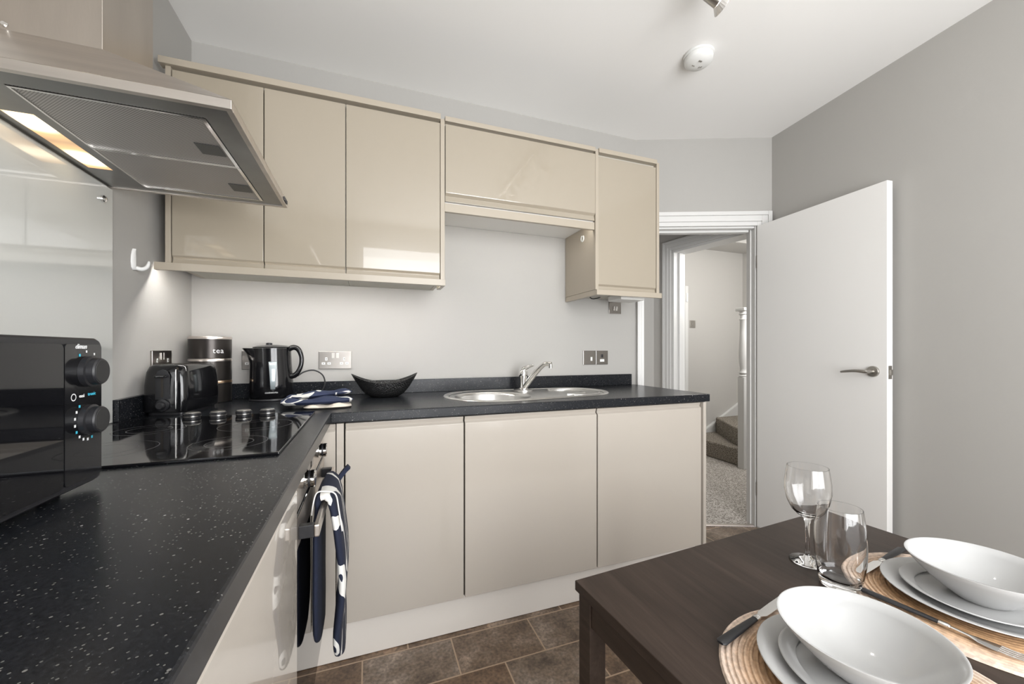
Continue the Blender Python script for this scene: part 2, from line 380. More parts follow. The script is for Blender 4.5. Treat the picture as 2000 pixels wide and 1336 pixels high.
b = MB(); obox(b, KR, -RD, -RL - .1, 0, -.1, 0, 0, ZC); build(b, 'wall_right', 'wall', kind='structure')
# doorway wall with opening
S0, S1, ZD = .040, .765, 1.93
b = MB(); obox(b, DP, DD, 0, S0, 0, .10, 0, ZC); obox(b, DP, DD, S1, DL, 0, .10, 0, ZC); obox(b, DP, DD, S0, S1, 0, .10, ZD, ZC)
build(b, 'wall_doorway', 'wall', kind='structure')
# near wall with window opening
b = MB(); x0, x1, z0, z1 = .62, 2.48, .42, 2.3
b.box(-.01, x0, YN - .1, YN, 0, ZC); b.box(x1, RE.x, YN - .1, YN, 0, ZC); b.box(x0, x1, YN - .1, YN, 0, z0); b.box(x0, x1, YN - .1, YN, z1, ZC)
build(b, 'wall_near', 'wall', kind='structure')
b = MB()
for a0, a1, c0, c1 in ((x0, x0 + .05, z0, z1), (x1 - .05, x1, z0, z1), (x0 + .05, x1 - .05, z0, z0 + .05), (x0 + .05, x1 - .05, z1 - .05, z1), ((x0 + x1) / 2 - .03, (x0 + x1) / 2 + .03, z0 + .05, z1 - .05)):
    b.box(a0, a1, YN - .07, YN - .03, c0, c1)
wf = build(b, 'window_1', 'white', kind='structure')
build(MB().box(x0 + .05, x1 - .05, YN - .052, YN - .048, z0 + .05, z1 - .05), 'pane', 'screen', parent=wf)

# door frame: architrave with mouldings, jambs and stops
def archi(name, P, D, s0, s1, ztop, wl, wr, wt, side=-1, z0=0):
    """architrave of stepped mouldings round an opening s0..s1 on the wall face; side -1 = room side"""
    b = MB()
    for f0, f1, t in ((0, .30, .014), (.30, .72, .020), (.72, 1, .026)):
        n0, n1 = (-t, 0) if side < 0 else (0, t)
        if wl: obox(b, P, D, s0 - wl * f1, s0 - wl * f0, n0, n1, z0, ztop + wt * f1)
        if wr: obox(b, P, D, s1 + wr * f0, s1 + wr * f1, n0, n1, z0, ztop + wt * f1)
        obox(b, P, D, s0 - wl * f0, s1 + wr * f0, n0, n1, ztop + wt * f0, ztop + wt * f1)
    return build(b, name, 'white', kind='structure', bevel=.003)
archi('trim_1', DP, DD, S0, S1, ZD, .036, .086, .09)
b = MB()
obox(b, DP, DD, S0, S0 + .012, .002, .10, 0, ZD); obox(b, DP, DD, S1 - .008, S1, .002, .10, 0, ZD); obox(b, DP, DD, S0 + .012, S1 - .012, .002, .10, ZD - .012, ZD)
obox(b, DP, DD, S0 + .012, S0 + .026, .042, .085, 0, ZD - .012); obox(b, DP, DD, S1 - .016, S1 - .008, .042, .085, 0, ZD - .012); obox(b, DP, DD, S0 + .026, S1 - .026, .042, .085, ZD - .026, ZD - .012)
build(b, 'trim_2', 'white', kind='structure', bevel=.0015)
# threshold strip
b = MB(); obox(b, DP, DD, S0 + .012, S1 - .012, .0, .03, 0, .008); build(b, 'trim_3', 'silverband', kind='structure', bevel=.002)

# door leaf, opened against the right wall
H0 = Vector((3.045, -.300)); H1 = Vector((2.981, -.998)); LD = (H1 - H0).normalized(); LL = (H1 - H0).length
b = MB(); obox(b, H0, LD, 0, LL, 0, .036, .012, 1.925)
leaf = build(b, 'door_1', 'doorwhite', kind='structure', bevel=.002)
Ln = Vector((LD.y, -LD.x))          # out of the visible face, into the room (points -x)
def lp(s, n, z): q = H0 + LD * s + Ln * n; return Vector((q.x, q.y, z))
zh = 1.033; sh = LL * .92
hb = MB()
def disc(mb, c, nrm, prof, seg=40):
    nrm = Vector(nrm).normalized(); u = nrm.orthogonal().normalized(); v = nrm.cross(u); rings = []
    for r_, h_ in prof: rings.append([Vector(c) + nrm * h_ + r_ * (u * math.cos(a) + v * math.sin(a)) for a in [2 * math.pi * i / seg for i in range(seg)]])
    return mb.loft(rings)
n3 = Vector((Ln.x, Ln.y, 0))
disc(hb, lp(sh, 0, zh), n3, [(.026, 0), (.026, .006), (.024, .009), (.011, .010), (.009, .03), (.009, .045), (.007, .049)])
hb.tube([lp(sh, .042, zh), lp(sh - .01, .046, zh), lp(sh - .05, .047, zh + .001), lp(sh - .09, .045, zh - .003), lp(sh - .115, .043, zh - .007)], [.009, .009, .0075, .0065, .005], 14)
build(hb, 'door_handle', 'satin', parent=leaf, smooth=40)
b = MB(); e = H0 + LD * LL
q = LD; nn = Vector((-LD.y, LD.x))
obox(b, (e.x, e.y), LD, 0, .0015, .007, .029, 1.0, 1.062)
obox(b, (e.x, e.y), LD, .0015, .009, .012, .024, 1.018, 1.044)
build(b, 'latch_plate', 'satin', parent=leaf, bevel=.001)
for z in (.25, 1.70):
    b = MB(); b.cyl((3.052, -.296, z - .04), .006, .08, seg=12); build(b, 'hinge', 'satin', parent=leaf, smooth=40)

# ------------------------------------------------------------------ lobby and stair hall behind the doorway
build(MB().prism([tuple(DP + DD * 0 + DN * .0), tuple(DP + DD * DL), (3.5, -.4), (6.2, -.4), (6.2, 2.6), (2.2, 2.6), (2.2, .1)], -.05, .004), 'hall_carpet', 'carpet', label='grey beige carpet on the hall floor beyond the open doorway', cat='carpet')
build(MB().box(2.2, 3.03, .632, .75, 0, 2.45), 'wall_lobby', 'hallwall', kind='structure')
F0 = Vector((3.023, .632)); FD = Vector((.09, -.60)).normalized()   # wall with the second door frame
FW = .13                                                            # its thickness (to +x)
fo0, fo1 = .18, .92
b = MB(); obox(b, F0, FD, 0, fo0, 0, FW, 0, 2.45); obox(b, F0, FD, fo0, fo1, 0, FW, 1.95, 2.45); 
build(b, 'wall_inner', 'hallwall', kind='structure')
archi('trim_4', F0, FD, fo0, fo1, 1.95, .075, 0, .075)
b = MB(); obox(b, F0, FD, fo0, fo0 + .02, .003, FW + .01, 0, 1.95); obox(b, F0, FD, fo0, fo1, .003, FW + .01, 1.93, 1.95)
obox(b, F0, FD, fo0 + .0, fo0 + .0349, .055, .10, 0, 1.93)
build(b, 'trim_5', 'white', kind='structure', bevel=.002)
q0 = DP + DN * .10; q1 = DP + DD * DL + DN * .10
build(MB().prism([(2.2, .2), tuple(q0), tuple(q1), (3.5, -.4), (6.2, -.4), (6.2, 2.6), (2.2, 2.6)], 2.45, 2.5), 'ceiling_hall', 'ceil', kind='structure')
build(MB().box(3.35, 5.2, 1.46, 1.56, 0, 2.45), 'wall_stair', 'hallwall', kind='structure')
build(MB().box(5.07, 5.17, -.3, 1.46, 0, 2.45), 'wall_hall', 'hallwall', kind='structure')
b = MB(); b.box(3.25, 5.07, -.40, -.302, .0045, 2.45); b.box(2.10, 2.199, .1, .75, 0, 2.45); b.box(3.02, 3.35, .75, 1.56, .0045, 2.45)
build(b, 'wall_enclosure', 'hallwall', kind='structure')
build(MB().box(3.6, 5.07, 1.10, 1.46, 2.33, 2.45), 'beam', 'hallwall', kind='structure')
# a narrow white gate post stile with hinge plate standing beside the inner frame
b = MB(); b.box(4.07, 4.115, 1.36, 1.45, .0045, 1.86)
build(b, 'trim_6', 'white', kind='structure', bevel=.003)
b = MB(); b.box(4.08, 4.105, 1.352, 1.36, 1.68, 1.78); build(b, 'trim_7', 'whiteplastic', kind='structure', bevel=.002)
# stairs
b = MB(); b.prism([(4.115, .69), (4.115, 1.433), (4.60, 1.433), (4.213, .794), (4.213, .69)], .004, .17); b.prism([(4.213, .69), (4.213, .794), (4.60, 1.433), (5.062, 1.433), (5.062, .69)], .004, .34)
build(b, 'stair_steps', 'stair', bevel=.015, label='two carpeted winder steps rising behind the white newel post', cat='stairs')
b = MB(); b.extrude([(4.20, .004), (4.20, .075), (5.06, .53), (5.06, .34), (4.62, .17), (4.6, .004)], 'y', 1.435, 1.4599)
b.extrude([(4.20, .05), (4.20, .075), (5.06, .53), (5.06, .505)], 'y', 1.425, 1.4349)
build(b, 'trim_8', 'white', kind='structure')
# newel post
nx, ny = 4.09, .648
t = thing('newel_post', 'white turned newel post at the foot of the stairs', 'newel post', (nx, ny, .004))
b = MB(); b.box(nx - .035, nx + .035, ny - .035, ny + .035, .004, .88); build(b, 'base_block', 'white', t, bevel=.006)
b = MB(); b.lathe([(.034, .88), (.040, .89), (.030, .90), (.040, .92), (.028, .94), (.030, .96), (.038, 1.03), (.040, 1.12), (.032, 1.30), (.030, 1.42), (.038, 1.43), (.028, 1.44), (.028, 1.47), (.040, 1.48), (.032, 1.49), (.038, 1.51)], (nx, ny, 0), 28, cap0=True, cap1=True)
build(b, 'turned_shaft', 'white', t, smooth=50)
b = MB(); b.box(nx - .05, nx + .05, ny - .05, ny + .05, 1.51, 1.54); build(b, 'cap', 'white', t, bevel=.006)
t = thing('stair_baluster', 'slim white turned baluster right of the newel post', 'baluster', (nx + .05, ny - .09, .004))
bx, by = nx + .05, ny - .09
b = MB(); b.box(bx - .014, bx + .014, by - .014, by + .014, .004, .50); b.lathe([(.014, .50), (.02, .52), (.013, .54), (.013, .85)], (bx, by, 0), 16, cap0=True, cap1=True); build(b, 'spindle', 'white', t, smooth=40)
# light switch on the stair wall
def plate(name, label, cat, c, ux, w, h, mt, parts, group=None, n=None):
    """wall plate: c centre on the wall, ux horizontal axis seen from the front, normal = ux x z"""
    ux = Vector(ux); uz = Vector((0, 0, 1)); nn = ux.cross(uz)
    t = thing(name, label, cat, c, 0, group)
    def bx(mb, a0, a1, z0, z1, d0, d1):
        P = Vector(c)
        vs = [P + ux * a + uz * z + nn * d for d in (d0, d1) for a, z in ((a0, z0), (a1, z0), (a1, z1), (a0, z1))]
        mb.add(vs, [(3, 2, 1, 0), (4, 5, 6, 7), (0, 1, 5, 4), (1, 2, 6, 5), (2, 3, 7, 6), (3, 0, 4, 7)])
    b = MB(); bx(b, -w / 2, w / 2, -h / 2, h / 2, 0, .007); build(b, 'face_plate', mt, t, bevel=.0015)
    for pn, pm, rects in parts:
        for rs in rects:
            b = MB()
            for (a, z, ww, hh, d) in rs: bx(b, a - ww / 2, a + ww / 2, z - hh / 2, z + hh / 2, .0071, .0071 + d)
            build(b, pn, pm, t, bevel=.0006)
    return t
plate('light_switch', 'small steel light switch on the stair wall seen through the doorway', 'switch', (4.27, 1.46, 1.44), (1, 0, 0), .086, .086, 'satin', [('rocker', 'satin', [[(0, 0, .012, .026, .005)]])])

# ------------------------------------------------------------------ wall units
def door_x(x0, x1, z0, z1, yf, yb, lip=.028, rec=.010, bottom=True, mi=0):
    """handleless door facing -y: slab with a recessed grip strip along the bottom (or top)"""
    b = MB()
    if bottom: prof = [(yf, z1), (yb, z1), (yb, z0), (yf + rec * .55, z0), (yf + rec, z0 + lip * .62), (yf + .001, z0 + lip * .92), (yf, z0 + lip)]
    else: prof = [(yf, z0), (yb, z0), (yb, z1), (yf + rec * .4, z1), (yf + rec, z1 - lip * .62), (yf + .001, z1 - lip * .92), (yf, z1 - lip)]
    return b.extrude(prof, 'x', x0, x1)
YF = -.336
def carcass(b, x0, x1, z0, z1, y0=-.314, y1=-.004, t=.018):
    b.box(x0, x0 + t, y0, y1, z0, z1); b.box(x1 - t, x1, y0, y1, z0, z1); b.box(x0 + t, x1 - t, y0, y1, z0, z0 + t); b.box(x0 + t, x1 - t, y0, y1, z1 - t, z1); b.box(x0 + t, x1 - t, y1 - .008, y1, z0 + t, z1 - t)
WZ0, WZ1 = 1.452, 2.168
t = thing('wall_cabinet', 'double wall cabinet with two glossy cream doors, left end beside the extractor hood', 'cabinet', (.338, -.16, WZ0))
b = MB(); carcass(b, .046, .632, WZ0, WZ1); build(b, 'body', 'creamside', t)
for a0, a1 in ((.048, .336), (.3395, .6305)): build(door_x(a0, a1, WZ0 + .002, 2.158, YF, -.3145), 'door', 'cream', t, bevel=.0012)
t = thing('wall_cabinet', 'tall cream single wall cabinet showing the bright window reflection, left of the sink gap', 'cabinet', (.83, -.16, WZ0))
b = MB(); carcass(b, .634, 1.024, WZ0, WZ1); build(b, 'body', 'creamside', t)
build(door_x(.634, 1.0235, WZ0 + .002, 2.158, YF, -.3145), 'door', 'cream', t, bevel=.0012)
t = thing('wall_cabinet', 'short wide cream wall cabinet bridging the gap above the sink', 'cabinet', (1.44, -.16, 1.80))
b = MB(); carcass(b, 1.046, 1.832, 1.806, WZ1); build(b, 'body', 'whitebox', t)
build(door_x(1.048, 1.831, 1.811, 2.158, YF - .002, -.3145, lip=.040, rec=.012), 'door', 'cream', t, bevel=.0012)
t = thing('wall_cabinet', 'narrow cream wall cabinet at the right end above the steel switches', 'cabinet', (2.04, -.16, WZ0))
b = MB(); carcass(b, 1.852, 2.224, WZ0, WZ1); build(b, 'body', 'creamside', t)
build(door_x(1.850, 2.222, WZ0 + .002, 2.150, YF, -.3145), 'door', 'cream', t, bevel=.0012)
def panel(x0, x1, z0, z1, label, y0=-.337, y1=-.004, mt='creamedge'):
    b = MB(); b.box(x0, x1, y0, y1, z0, z1)
    return build(b, 'end_panel', mt, loc=((x0 + x1) / 2, (y0 + y1) / 2, z0), bevel=.001, label=label, cat='panel')
panel(.0285, .045, WZ0, WZ1, 'thin cream end panel at the far left of the wall cabinets by the corner')
panel(1.0255, 1.0445, WZ0, 2.178, 'thin cream end panel left of the short cabinet above the sink')
panel(1.8325, 1.8505, WZ0, 2.185, 'cream end panel lit by the strip light, right side of the sink gap')
panel(2.2255, 2.2435, WZ0, 2.178, 'thin cream end panel at the far right of the wall cabinets by the door')
def rail(name, segs, label, cat, z0, z1, mt='creamedge'):
    b = MB()
    for s in segs: b.box(s[0], s[1], s[2], s[3], z0, z1)
    s = segs[0]
    return build(b, name, mt, loc=((s[0] + s[1]) / 2, (s[2] + s[3]) / 2, z0), bevel=.001, label=label, cat=cat)
rail('cornice', [(.012, 1.025, -.350, -.312)], 'cream cornice strip along the top of the three left wall cabinet doors', 'cornice', 2.1685, 2.193)
rail('cornice', [(1.0455, 1.828, -.345, -.312)], 'cream cornice strip on top of the short cabinet above the sink', 'cornice', 2.1685, 2.190)
rail('cornice', [(1.852, 2.2255, -.342, -.312)], 'cream cornice strip on top of the narrow right end cabinet', 'cornice', 2.1685, 2.192)
rail('light_pelmet', [(.002, 1.045, -.352, -.334), (1.027, 1.045, -.334, -.22)], 'cream pelmet under the three left wall cabinet doors', 'pelmet', 1.4235, 1.451)
rail('light_pelmet', [(1.046, 1.8315, -.329, -.311)], 'cream pelmet under the short cabinet above the sink', 'pelmet', 1.765, 1.803)
rail('light_pelmet', [(1.833, 2.250, -.350, -.332), (1.833, 1.851, -.332, -.004)], 'cream pelmet wrapping under the narrow right end cabinet', 'pelmet', 1.4235, 1.451)
# led strips (under cabinet lights)
def led(x0, x1, y0, y1, z, label, m_='led'):
    t = thing('under_cabinet_light', label, 'light', ((x0 + x1) / 2, (y0 + y1) / 2, z))
    b = MB(); b.box(x0, x1, y0, y1, z - .006, z); build(b, 'housing', 'whiteplastic', t)
    b = MB(); b.box(x0 + .004, x1 - .004, y0 + .003, y1 - .003, z - .008, z - .0061); build(b, 'diffuser', m_, t)
led(.02, 1.0, -.328, -.312, 1.4515, 'slim lit strip light behind the pelmet of the left wall cabinets')
led(1.08, 1.826, -.309, -.293, 1.8055, 'slim lit strip light under the short cabinet above the sink', 'led2')
# cable clip and wiring under the right end unit
t = thing('cable_hook', 'small white round hook on the side panel in the sink gap', 'hook', (1.832, -.21, 1.745))
b = MB(); pts = [(1.829, -.21 + .013 * math.sin(a), 1.75 + .016 * math.cos(a)) for a in [R(k) for k in range(20, 330, 20)]]; b.tube(pts, .0035, 8); build(b, 'ring', 'whiteplastic', t, smooth=60)
b = MB(); b.tube([(1.87, -.20, 1.445), (1.90, -.19, 1.425), (1.94, -.18, 1.43), (1.98, -.15, 1.44), (2.0, -.1, 1.446)], .003, 8)
build(b, 'cable', 'cord', loc=(1.93, -.15, 1.42), smooth=60, label='short black cable looping beneath the right end wall cabinet', cat='cable')
b = MB(); b.box(2.04, 2.20, -.27, -.14, 1.418, 1.4515)
build(b, 'junction_box', 'whitebox', loc=(2.12, -.2, 1.418), bevel=.006, label='pale wiring box fixed beneath the right end wall cabinet', cat='box')

# ------------------------------------------------------------------ sockets and switches on the walls
M['plate'] = mat('brushed_steel_plate', (.30, .28, .26), .3, metal=1, noise=.12, nscale=12)
M['platechrome'] = mat('polished_plate', (.34, .32, .30), .1, metal=1)
def double_socket(c, ux, label):
    g = []
    w, h = .146, .086
    rect = []
    sw = [[(-.010, .022, .013, .026, .003)], [(.010, .022, .013, .026, .003)]]
    holes = []
    for sx in (-.040, .040): holes += [[(sx, .006, .010, .015, .0008)], [(sx - .0125, -.016, .015, .011, .0008)], [(sx + .0125, -.016, .015, .011, .0008)]]
    pins = []
    for sx in (-.040, .040): pins.append([(sx, .006, .003, .007, .0012), (sx - .0125, -.016, .006, .003, .0012), (sx + .0125, -.016, .006, .003, .0012)])
    return plate('wall_socket', label, 'socket', c, ux, w, h, 'plate', [('rocker_switch', 'satin', sw), ('pin_shutter', 'whiteplastic', holes), ('pin_slot', 'blackmatt', pins)])
double_socket((.252, 0, 1.089), (1, 0, 0), 'brushed steel double socket half hidden behind the black kettle')
double_socket((.5685, 0, 1.086), (1, 0, 0), 'brushed steel double socket on the wall right of the black kettle')
double_socket((-.01, -.275, 1.09), (0, 1, 0), 'shiny double socket on the side wall behind the black toaster')
plate('switch_plate', 'polished steel single switch, left one of the pair right of the tap', 'switch', (1.998, 0, 1.089), (1, 0, 0), .086, .086, 'platechrome', [('rocker', 'whiteplastic', [[(.012, -.008, .012, .024, .004)]])])
plate('switch_plate', 'polished steel fused spur plate, right one of the pair right of the tap', 'switch', (2.0875, 0, 1.089), (1, 0, 0), .086, .086, 'platechrome', [('fuse_cover', 'whiteplastic', [[(.0, -.018, .030, .016, .002)]]), ('rocker', 'blackmatt', [[(0, .010, .012, .02, .004)]])])
plate('switch_plate', 'dark polished steel plate on the wall just beneath the right end cabinet', 'switch', (2.184, 0, 1.408), (1, 0, 0), .09, .086, 'platechrome', [('rocker', 'chrome', [[(-.008, -.01, .012, .026, .004)], [(.01, -.01, .012, .026, .004)]])])
# white coat hook on the left wall
t = thing('wall_hook', 'white plastic hook on the side wall left of the wall cabinets', 'hook', (-.01, -.44, 1.42))
b = MB(); rings = []
for z, w_ in ((1.400, .004), (1.408, .011), (1.425, .014), (1.445, .013), (1.462, .008), (1.470, .003)):
    rings.append([(-.01 + d, -.455 + s_ * w_, z) for d, s_ in ((0, -1), (.005, -.8), (.008, 0), (.005, .8), (0, 1))])
b.loft(rings); build(b, 'back_plate', 'whiteplastic', t, smooth=60)
b = MB(); b.tube([(-.004, -.452, 1.408), (.008, -.446, 1.405), (.018, -.440, 1.412), (.022, -.437, 1.422), (.024, -.436, 1.434)], [.007, .007, .006, .005, .003], 12); build(b, 'prong', 'whiteplastic', t, smooth=60)

# ------------------------------------------------------------------ base units
PZ = .155
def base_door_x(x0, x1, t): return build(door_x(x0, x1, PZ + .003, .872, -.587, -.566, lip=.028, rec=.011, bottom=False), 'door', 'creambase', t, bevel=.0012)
def bcarc(b, x0, x1):
    th = .018; b.box(x0, x0 + th, -.565, -.004, PZ, .874); b.box(x1 - th, x1, -.565, -.004, PZ, .874); b.box(x0 + th, x1 - th, -.565, -.004, PZ, PZ + th); b.box(x0 + th, x1 - th, -.012, -.004, PZ + th, .874); b.box(x0 + th, x1 - th, -.565, -.48, .856, .874)
for x0, x1, lab in ((.640, 1.0755, 'narrowest glossy cream base cabinet, left one next to the oven corner'), (1.0760, 1.6830, 'glossy cream base cabinet under the sink, middle of the three'), (1.6835, 2.290, 'glossy cream base cabinet at the right end beside the doorway')):
    t = thing('base_cabinet', lab, 'cabinet', ((x0 + x1) / 2, -.29, PZ))
    b = MB(); bcarc(b, x0, x1); build(b, 'body', 'dark', t)
    base_door_x(x0 + .0035, x1 - .002, t)
b = MB(); b.box(2.291, 2.309, -.598, -.03, .002, .8755); build(b, 'end_panel', 'creambase', loc=(2.3, -.3, 0), label='cream end panel of the base cabinets facing the doorway', cat='panel', bevel=.001)
b = MB(); b.box(.6145, .6385, -.588, -.568, PZ, .874); build(b, 'filler_strip', 'creambase', loc=(.626, -.58, PZ), label='narrow upright cream filler strip in the corner beside the left base door', cat='panel', bevel=.001)
build(door_x(.5655, .6115, PZ, .872, -.5865, -.568, lip=.028, rec=.011, bottom=False), 'corner_post', 'creambase', loc=(.59, -.58, PZ), label='cream corner post between the oven and the filler strip', cat='panel', bevel=.001)
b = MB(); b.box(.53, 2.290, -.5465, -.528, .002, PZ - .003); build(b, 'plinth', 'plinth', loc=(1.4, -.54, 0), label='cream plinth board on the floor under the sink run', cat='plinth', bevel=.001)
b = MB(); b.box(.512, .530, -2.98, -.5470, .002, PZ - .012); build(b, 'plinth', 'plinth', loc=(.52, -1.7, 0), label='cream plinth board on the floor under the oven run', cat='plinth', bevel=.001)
# left run: cabinet nearer than the oven
def door_y(y0, y1, z0, z1, xb, xf, lip=.028, rec=.011):
    b = MB(); prof = [(xf, z0), (xb, z0), (xb, z1), (xf - rec * .4, z1), (xf - rec, z1 - lip * .62), (xf - .001, z1 - lip * .92), (xf, z1 - lip)]
    return b.extrude(prof, 'y', y0, y1)
for y0, y1, lab in ((-1.793, -1.193, 'glossy cream base cabinet between the oven and the photographer, under the microwave'), (-2.395, -1.796, 'glossy cream base cabinet at the near end of the oven run')):
    t = thing('base_cabinet', lab, 'cabinet', (.28, (y0 + y1) / 2, PZ))
    b = MB(); b.box(.012, .558, y0, y1, PZ, .874); build(b, 'body', 'dark', t)
    build(door_y(y0 + .002, y1 - .002, PZ - .008, .872, .5585, .583), 'door', 'creambase', t, bevel=.0012)

# built-in oven
t = thing('built_in_oven', 'built-in electric oven with steel fascia and knobs under the hob', 'oven', (.29, -.89, .15))
oy0, oy1 = -1.187, -.595
b = MB(); b.box(.03, .548, oy0, oy1, .150, .872); build(b, 'casing', 'blackmatt', t)
b = MB(); b.box(.5485, .572, oy0, oy1, .772, .868); build(b, 'fascia', 'steelfas' if 'steelfas' in M else 'steel', t, bevel=.002)
b = MB(); b.box(.5485, .574, oy0 + .002, oy1 - .002, .165, .766); od = build(b, 'oven_door', 'blackglass', t, bevel=.003)
b = MB(); b.box(.5745, .5755, oy0 + .002, oy1 - .002, .700, .766); build(b, 'top_rail', 'steel', od)
hz0, hz1 = .716, .744
for y in (-1.120, -.672):
    b = MB(); b.box(.5758, .606, y - .009, y + .009, hz0, hz1); build(b, 'handle_bracket', 'blackmatt', od, bevel=.001)
b = MB(); b.box(.6062, .6175, -1.13, -.662, hz0, hz1); build(b, 'handle', 'steel', od, bevel=.003)
for ky in (-1.062, -.778):
    b = MB(); b.lathe([(.0215, .5722), (.0215, .579), (.0165, .580), (.0165, .583)], (0, ky, .829), 40, axis='x', cap0=True); k = build(b, 'control_knob', 'chrome', t, smooth=40)
    b = MB(); b.lathe([(.0200, .583), (.0200, .5875)], (0, ky, .829), 40, axis='x', cap0=True, cap1=True); build(b, 'front_ring', 'chrome', k, smooth=40)
    b = MB(); b.lathe([(.0192, .5876), (.0192, .5925)], (0, ky, .829), 40, axis='x', cap0=True, cap1=True); build(b, 'grip_band', 'blackmatt', k, smooth=40)
    b = MB(); b.lathe([(.0200, .5926), (.0200, .600), (.018, .602)], (0, ky, .829), 40, axis='x', cap0=True, cap1=True); build(b, 'knob_cap', 'chrome', k, smooth=40)
b = MB(); b.box(.5722, .5735, -.975, -.865, .812, .850); dp = build(b, 'display', 'blackglass', t)
for i in range(4):
    b = MB(); b.box(.5722, .576, -.965 + .024 * i, -.951 + .024 * i, .792, .800); build(b, 'button', 'chrome', t, bevel=.001)

# ------------------------------------------------------------------ worktop with cut-out for the sink
def sink_outline(off=0, n=96):
    # convex outline around the round bowl (left) and the smaller round drainer (right)
    A = Vector((1.295, -.285)); ra = .232 + off; Bc = Vector((1.715, -.270)); rb = .190 + off
    pts = []
    d = (Bc - A); L_ = d.length; base = math.atan2(d.y, d.x); th = math.acos((ra - rb) / L_)
    for i in range(n // 2 + 1):
        a = base + th + (2 * math.pi - 2 * th) * i / (n // 2); pts.append((A.x + ra * math.cos(a), A.y + ra * math.sin(a)))
    for i in range(n // 2 + 1):
        a = base - th + 2 * th * i / (n // 2); pts.append((Bc.x + rb * math.cos(a), Bc.y + rb * math.sin(a)))
    return pts
ZW = .915
outer = [(-.008, -.002), (2.333, -.002), (2.333, -.6), (.598, -.6), (.598, YN + .01), (-.008, YN + .01)]
wt = slab(outer, [sink_outline(-.018)], .877, ZW)
build(wt, 'worktop', 'worktop', loc=(0, 0, 0), bevel=.004, label='L-shaped dark speckled worktop running along both walls', cat='worktop')
b = MB(); b.box(.010, 2.30, -.020, -.002, ZW + .0005, .983); build(b, 'upstand', 'worktop', loc=(1.15, -.01, ZW), bevel=.001, label='low speckled upstand along the back wall behind the sink', cat='upstand')
b = MB(); b.box(-.008, .010, -.578, -.0205, ZW + .0005, .983); build(b, 'upstand', 'worktop', loc=(0, -.3, ZW), bevel=.001, label='short speckled upstand on the side wall beside the toaster', cat='upstand')

# sink
t = thing('inset_sink', 'stainless steel sink with round bowl and oval drainer set in the worktop', 'sink', (1.46, -.28, ZW))
def ringz(pts, z): return [(x, y, z) for x, y in pts]
b = MB(); b.loft([ringz(sink_outline(.012), ZW + .0006), ringz(sink_outline(.008), ZW + .005), ringz(sink_outline(-.002), ZW + .006), ringz(sink_outline(-.010), ZW + .002), ringz(sink_outline(-.016), ZW - .001)], False, False)
build(b, 'rim', 'sink', t, smooth=60)
# deck with bowl hole
hole = [(1.285 + .185 * math.cos(a), -.300 + .185 * math.sin(a)) for a in [2 * math.pi * i / 64 for i in range(64)]]
dk = slab(sink_outline(-.0165), [hole], ZW - .004, ZW - .002); build(dk, 'deck', 'sink', t)
b = MB(); b.lathe([(.187, ZW - .0015), (.182, ZW - .004), (.176, ZW - .02), (.168, ZW - .12), (.15, ZW - .15), (.05, ZW - .158), (.03, ZW - .165), (0, ZW - .165)], (1.285, -.300, 0), 64); build(b, 'bowl', 'sink', t, smooth=50)
for rr_, sx in ((.155, 0), (.105, -.03)):
    b = MB(); pts = [(1.715 + sx + rr_ * math.cos(a), -.272 + rr_ * .98 * math.sin(a), ZW + .0005) for a in [R(k) for k in range(-110, 115, 8)]]; b.tube(pts, .005, 8); build(b, 'drainer_ridge', 'sink', t, smooth=60)
b = MB(); b.lathe([(.052, ZW - .0018), (.052, ZW + .004), (.046, ZW + .006), (0, ZW + .006)], (1.515, -.115, 0), 32); build(b, 'tap_ledge', 'sink', t, smooth=40)
# tap
t = thing('mixer_tap', 'chrome mixer tap with a lever and raised spout behind the sink', 'tap', (1.515, -.115, ZW + .006))
b = MB(); b.lathe([(.026, ZW + .0062), (.026, ZW + .012), (.019, ZW + .016), (.020, ZW + .06), (.024, ZW + .075), (.025, ZW + .10), (.020, ZW + .112), (.006, ZW + .117)], (1.515, -.115, 0), 32, cap0=True, cap1=True); build(b, 'body', 'chrome', t, smooth=40)
b = MB(); b.tube([(1.515, -.115, ZW + .112), (1.522, -.125, ZW + .122), (1.545, -.142, ZW + .133), (1.562, -.155, ZW + .139)], [.016, .013, .008, .006], 12); build(b, 'lever', 'chrome', t, smooth=60)
b = MB(); b.tube([(1.52, -.128, ZW + .020), (1.532, -.16, ZW + .055), (1.553, -.205, ZW + .105), (1.575, -.245, ZW + .143), (1.59, -.265, ZW + .150), (1.603, -.282, ZW + .148)], [.014, .0155, .0145, .0125, .012, .011], 16)
b.cyl((1.600, -.280, ZW + .128), .0115, .02, seg=20); build(b, 'spout', 'chrome', t, smooth=50)

